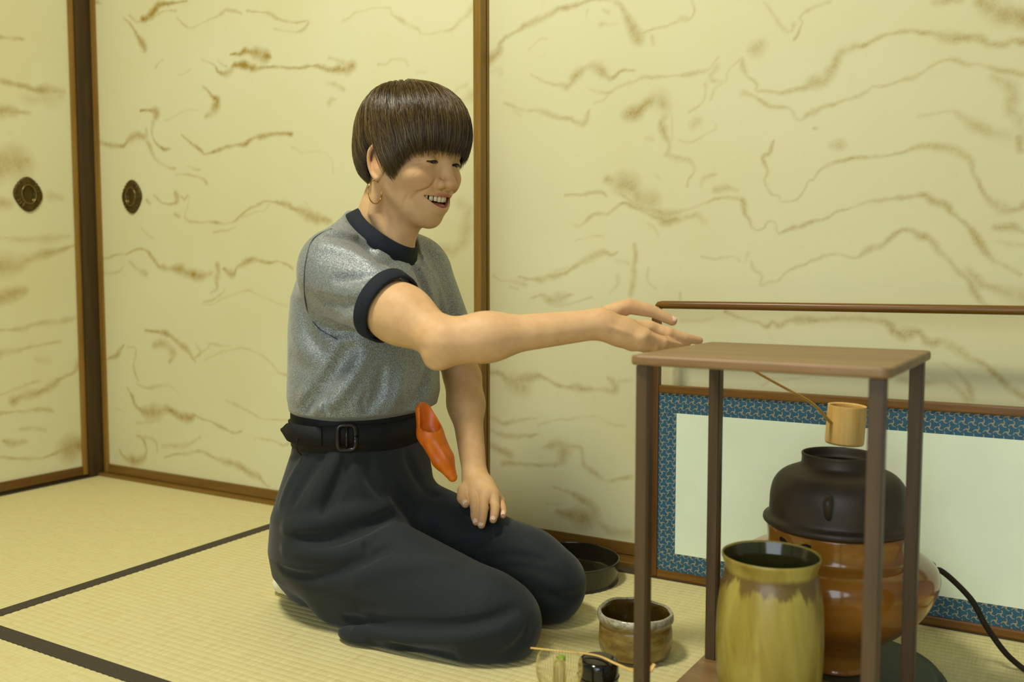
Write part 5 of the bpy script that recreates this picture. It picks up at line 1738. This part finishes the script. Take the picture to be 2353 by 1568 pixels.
tube('buckle_bar', [pb + nb_ * .0045 + np.array([0, 0, -.02]), pb + nb_ * .0045 + np.array([0, 0, .02])], .0024, M_BUCKLE, belt, 8)
tl, pl_ = on_belt(706, .338)
# belt tip standing off behind her and its thread loop
tt = np.linspace(tl - .55, tl + .25, 14)
V, Fq = [], []
for i, t in enumerate(tt):
    k = 1 - i / 13
    r = .010 + .012 * k ** 1.5
    wz = .0165 * (1 if k < .75 else max(.1, (1 - k) / .25))
    for z in (-wz, wz):
        for th_ in (0, .0022):
            V.append((1.4245 + (.1065 + r + th_) * math.cos(t), -.47 + (.136 + r + th_) * math.sin(t), .339 + z + .004 * k))
for i in range(13):
    a = i * 4; b = a + 4
    Fq += [(a, a + 2, b + 2, b), (a + 1, b + 1, b + 3, a + 3), (a, b, b + 1, a + 1), (a + 2, a + 3, b + 3, b + 2)]
Fq += [(0, 1, 3, 2)]
put('belt_tip', pydata('belt_tip', V, Fq), M_BELT, belt, True)
tq, pq = on_belt(692, .322)
nq = np.array([math.cos(tq), math.sin(tq), 0])
tube('belt_loop', catmull(np.array([pq + np.array([0, 0, .020]), pq + nq * .009 + np.array([0, 0, .008]), pq + nq * .009 + np.array([0, 0, -.008]), pq + np.array([0, 0, -.018])]), 6), .0011, M_BELT, trousers, 6)

# sock of the tucked-under foot
K = Sculpt()
K.chain([(1.240, -.496, .017), (1.262, -.510, .021), (1.30, -.516, .028), (1.36, -.515, .034)], [.013, .020, .026, .030], k=.01)
K.plane((0, 0, .001), (0, 0, -1), .004)
kv, kq = K.mesh((1.21, -.57, -.004), (1.42, -.46, .09), .003)
tag(put('sock', mesh_np('sock', kv, kq), M_SOCK, person, True), 'white sock')

# ---- folded silk cloth tucked in the belt
M_SILK = NT('orange_silk')
_n1 = M_SILK.noise(M_SILK.coords((50, 50, 12)), 1.0, 3, 0.5)
M_SILK.base(M_SILK.ramp(_n1, [(0.3, srgb(204, 92, 2)), (0.7, srgb(234, 124, 8))]))
M_SILK.set(Roughness=0.42)
M_SILK = M_SILK.m
Dq = 1.570
cp = [px_at(976, 944, Dq), px_at(988, 996, Dq - .006), px_at(1018, 1056, Dq - .014), px_at(1040, 1097, Dq - .020)]
K = Sculpt()
for a, b, ra, rb in zip(cp[:-1], cp[1:], (.0165, .0225, .0190), (.0225, .0190, .0085)):
    K.cone(a, b, ra, rb, k=.006)
K.cone(px_at(990, 925, Dq - .006), px_at(988, 975, Dq - .014), .0190, .0170, 's', .002)
K.cone(px_at(988, 975, Dq - .014), px_at(1004, 1012, Dq - .012), .0170, .0070, 's', .002)
_kp = Sculpt(); _kp.it = list(K.it)
K.fold(_kp.hits([(985, 1022), (1008, 1056), (1030, 1086)]), -.0035, .0045)
K.fold(_kp.hits([(1006, 1018), (1030, 1058), (1042, 1080)]), .0025, .0050)
K.fold(_kp.hits([(1000, 1040), (1018, 1070)]), .0020, .0050)
kv, kq = K.mesh(np.min(cp, 0) - .05, np.max(cp, 0) + .05, .0018)
kv = relax(kv, kq, 1, .4)
cc = kv.mean(0)
tag(put('silk_cloth', mesh_np('silk_cloth', kv - cc, kq), M_SILK, None, True, tuple(cc)), 'folded orange silk cloth hanging from the front of her black belt', 'cloth')
# ------------------------------------------------------------------ hair and earring
M_HAIR = NT('dark_brown_hair')
_n1 = M_HAIR.noise(M_HAIR.coords((60, 60, 60)), 1.0, 3)
_r = M_HAIR.attr('tone')
_c0 = M_HAIR.ramp(_r, [(0.0, srgb(34, 26, 12)), (0.45, srgb(70, 54, 26)), (0.8, srgb(112, 90, 48)), (1.0, srgb(168, 140, 88))])
M_HAIR.base(_c0)
M_HAIR.set(Roughness=0.30)
M_HAIR.b.inputs['Specular IOR Level'].default_value = 0.55
M_HAIR = M_HAIR.m
rng = np.random.default_rng(21)
HC = np.array([.004, 0, .042]); HR = np.array([.109, .0885, .107]); HP = 2.35
POLE = np.array([-.40, 0.02, 1.0]); POLE /= np.linalg.norm(POLE)      # the whorl lies behind the crown
_e1 = np.array([1.0, 0, .40]); _e1 -= POLE * (_e1 @ POLE); _e1 /= np.linalg.norm(_e1)
_e2 = np.cross(POLE, _e1)
def hair_pt(th, phi, s):
    d = np.cos(phi)[..., None] * POLE + np.sin(phi)[..., None] * (np.cos(th)[..., None] * _e1 + np.sin(th)[..., None] * _e2)
    n = (np.abs(d / HR) ** HP).sum(-1) ** (1 / HP)
    return HC + d / n[..., None] * s[..., None]
# lower edge of the hair round the head: azimuth (deg, 0 = forehead, 180 = nape), height
EDGE = np.array([(0, .033), (25, .032), (40, .029), (52, .014), (62, -.012), (72, -.028), (80, -.024), (88, .002), (96, .022), (106, .022), (114, .004), (124, -.026), (140, -.042), (165, -.046), (180, -.046)])
_ths = np.radians(np.arange(0, 361, 2.0))
_phs = np.linspace(0.05, 2.9, 400)
_end = []
for t in _ths:
    P = hair_pt(np.full(400, t), _phs, np.ones(400))
    az = np.degrees(np.abs(np.arctan2(P[:, 1], P[:, 0] - HC[0])))
    zt = np.interp(az, EDGE[:, 0], EDGE[:, 1])
    below = P[:, 2] < zt
    _end.append(_phs[np.argmax(below)] if below.any() else 2.9)
_end = np.array(_end)
def phi_end(th): return np.interp(np.mod(th, 2 * np.pi), _ths, _end)

# under-layer
nt, np_ = 120, 40
V = []
for j in range(np_):
    th = np.linspace(0, 2 * np.pi, nt, endpoint=False)
    f = j / (np_ - 1)
    ph = 0.001 + f * (phi_end(th) - .20)
    s = np.full(nt, .945) - .05 * max(0, f - .8) / .2
    V.append(hair_pt(th, ph, s))
V = np.concatenate(V)
idx = np.arange(nt * np_).reshape(np_, nt)
Q = np.stack([idx[:-1, :], np.roll(idx[:-1, :], -1, 1), np.roll(idx[1:, :], -1, 1), idx[1:, :]], -1).reshape(-1, 4)
me = mesh_np('hair', np.array([HEAD.world(p) for p in V]), Q)
vattr(me, 'tone', np.full(len(V), .08))
hair = put('hair', me, M_HAIR, person, True)
tag(hair, 'short dark brown hair with a full fringe')

# strands
N, K_ = 14000, 9
th0s = rng.uniform(0, 2 * np.pi, N)
pe = phi_end(th0s)
p0 = rng.uniform(0.0, 1.0, N) ** .8 * np.maximum(pe - .55, .15)
ln = rng.uniform(.75, 1.25, N)
p1 = np.minimum(p0 + ln, pe + rng.normal(0, .06, N) + .03)
clump = np.round(th0s * 26 + .5 * np.sin(p0 * 7)) / 26
th0s = th0s + (clump - th0s) * .35
sweep = .16 + rng.normal(0, .05, N)
lay = rng.uniform(0, 1, N)
t = np.linspace(0, 1, K_)
TH = th0s[:, None] + (sweep * np.sign(np.sin(th0s + .8)))[:, None] * -.35 * t[None, :] + rng.normal(0, .05, N)[:, None] * t[None, :] ** 2 + .01 * np.sin(t[None, :] * 5 + lay[:, None] * 9)
PH = p0[:, None] + (p1 - p0)[:, None] * t[None, :]
tail = np.clip((PH - (pe[:, None] - .30)) / .30, 0, 1)
SS = (.952 + .052 * lay[:, None]) * (1 + .018 * np.sin(np.pi * t)[None, :] * (lay[:, None] > .85)) - .030 * tail ** 2 * (1 - .3 * lay[:, None]) + .006 * np.sin(clump * 77)[:, None]
SS = SS - .03 * (1 - np.clip(t * 4, 0, 1))[None, :]
P = hair_pt(TH, PH, SS)
_az = np.degrees(np.abs(np.arctan2(P[:, -1, 1], P[:, -1, 0] - HC[0])))
keep = (P[:, -1, 2] > np.interp(_az, EDGE[:, 0], EDGE[:, 1]) - .016) & (p1 - p0 > .2)
_ew = HEAD.o + HEAD.s * (P[:, -3:, :].reshape(-1, 3) @ HEAD.R)
_ev = S.value(_ew).reshape(-1, 3).min(1)
keep &= (_ev > .0008) | (_az > 118) | (_az < 20)
P, lay, clump = P[keep], lay[keep], clump[keep]
N = len(P)
rad = (.00030 + .00022 * rng.uniform(0, 1, N))[:, None] * np.interp(t, [0, .2, .7, 1], [.7, 1, .9, .22])[None, :]
T_ = np.gradient(P, axis=1); T_ /= np.linalg.norm(T_, axis=2)[..., None] + 1e-12
Nn = P - HC; Nn = Nn - (Nn * T_).sum(2)[..., None] * T_; Nn /= np.linalg.norm(Nn, axis=2)[..., None] + 1e-12
Bn = np.cross(T_, Nn)
ring = []
for k in range(3):
    a = 2 * math.pi * k / 3
    ring.append(P + rad[..., None] * (math.cos(a) * Nn + 1.3 * math.sin(a) * Bn))
V = np.stack(ring, 2)                      # N, K, 3, 3
V = HEAD.o + HEAD.s * (V.reshape(-1, 3) @ HEAD.R)
base_i = (np.arange(N) * K_ * 3)[:, None, None]
i0 = (np.arange(K_ - 1) * 3)[None, :, None]
k0 = np.arange(3)[None, None, :]
k1 = (np.arange(3) + 1) % 3
a = base_i + i0 + k0; b = base_i + i0 + k1[None, None, :]
Q = np.stack([a, b, b + 3, a + 3], -1).reshape(-1, 4)
me = mesh_np('strands', V, Q)
tone = np.repeat(np.clip(rng.normal(.40, .15, N) + .30 * (lay - .5) + .09 * np.sin(clump * 53), 0, .8), K_ * 3)
vattr(me, 'tone', tone)
st_o = put('strands', me, M_HAIR, hair, True)
st_o['kind'] = 'stuff'

M_GOLD = plain('gold', srgb(226, 178, 84), 0.18, 0.6, 1.0, 0.05)
lobe = HEAD.world((-.002, -.0775, -.034))
P_ = []
for a in np.linspace(0, 2 * math.pi, 41):
    P_.append(lobe + np.array([.45 * .0195 * math.sin(a) * _ct + .0, .45 * .0195 * math.sin(a) * _st, -.0195 + .0195 * math.cos(a)]) + np.array([-.892 * .0195 * math.sin(a) * _st, .892 * .0195 * math.sin(a) * _ct, 0]))
tube('earring', P_, .0010, M_GOLD, person, 8)
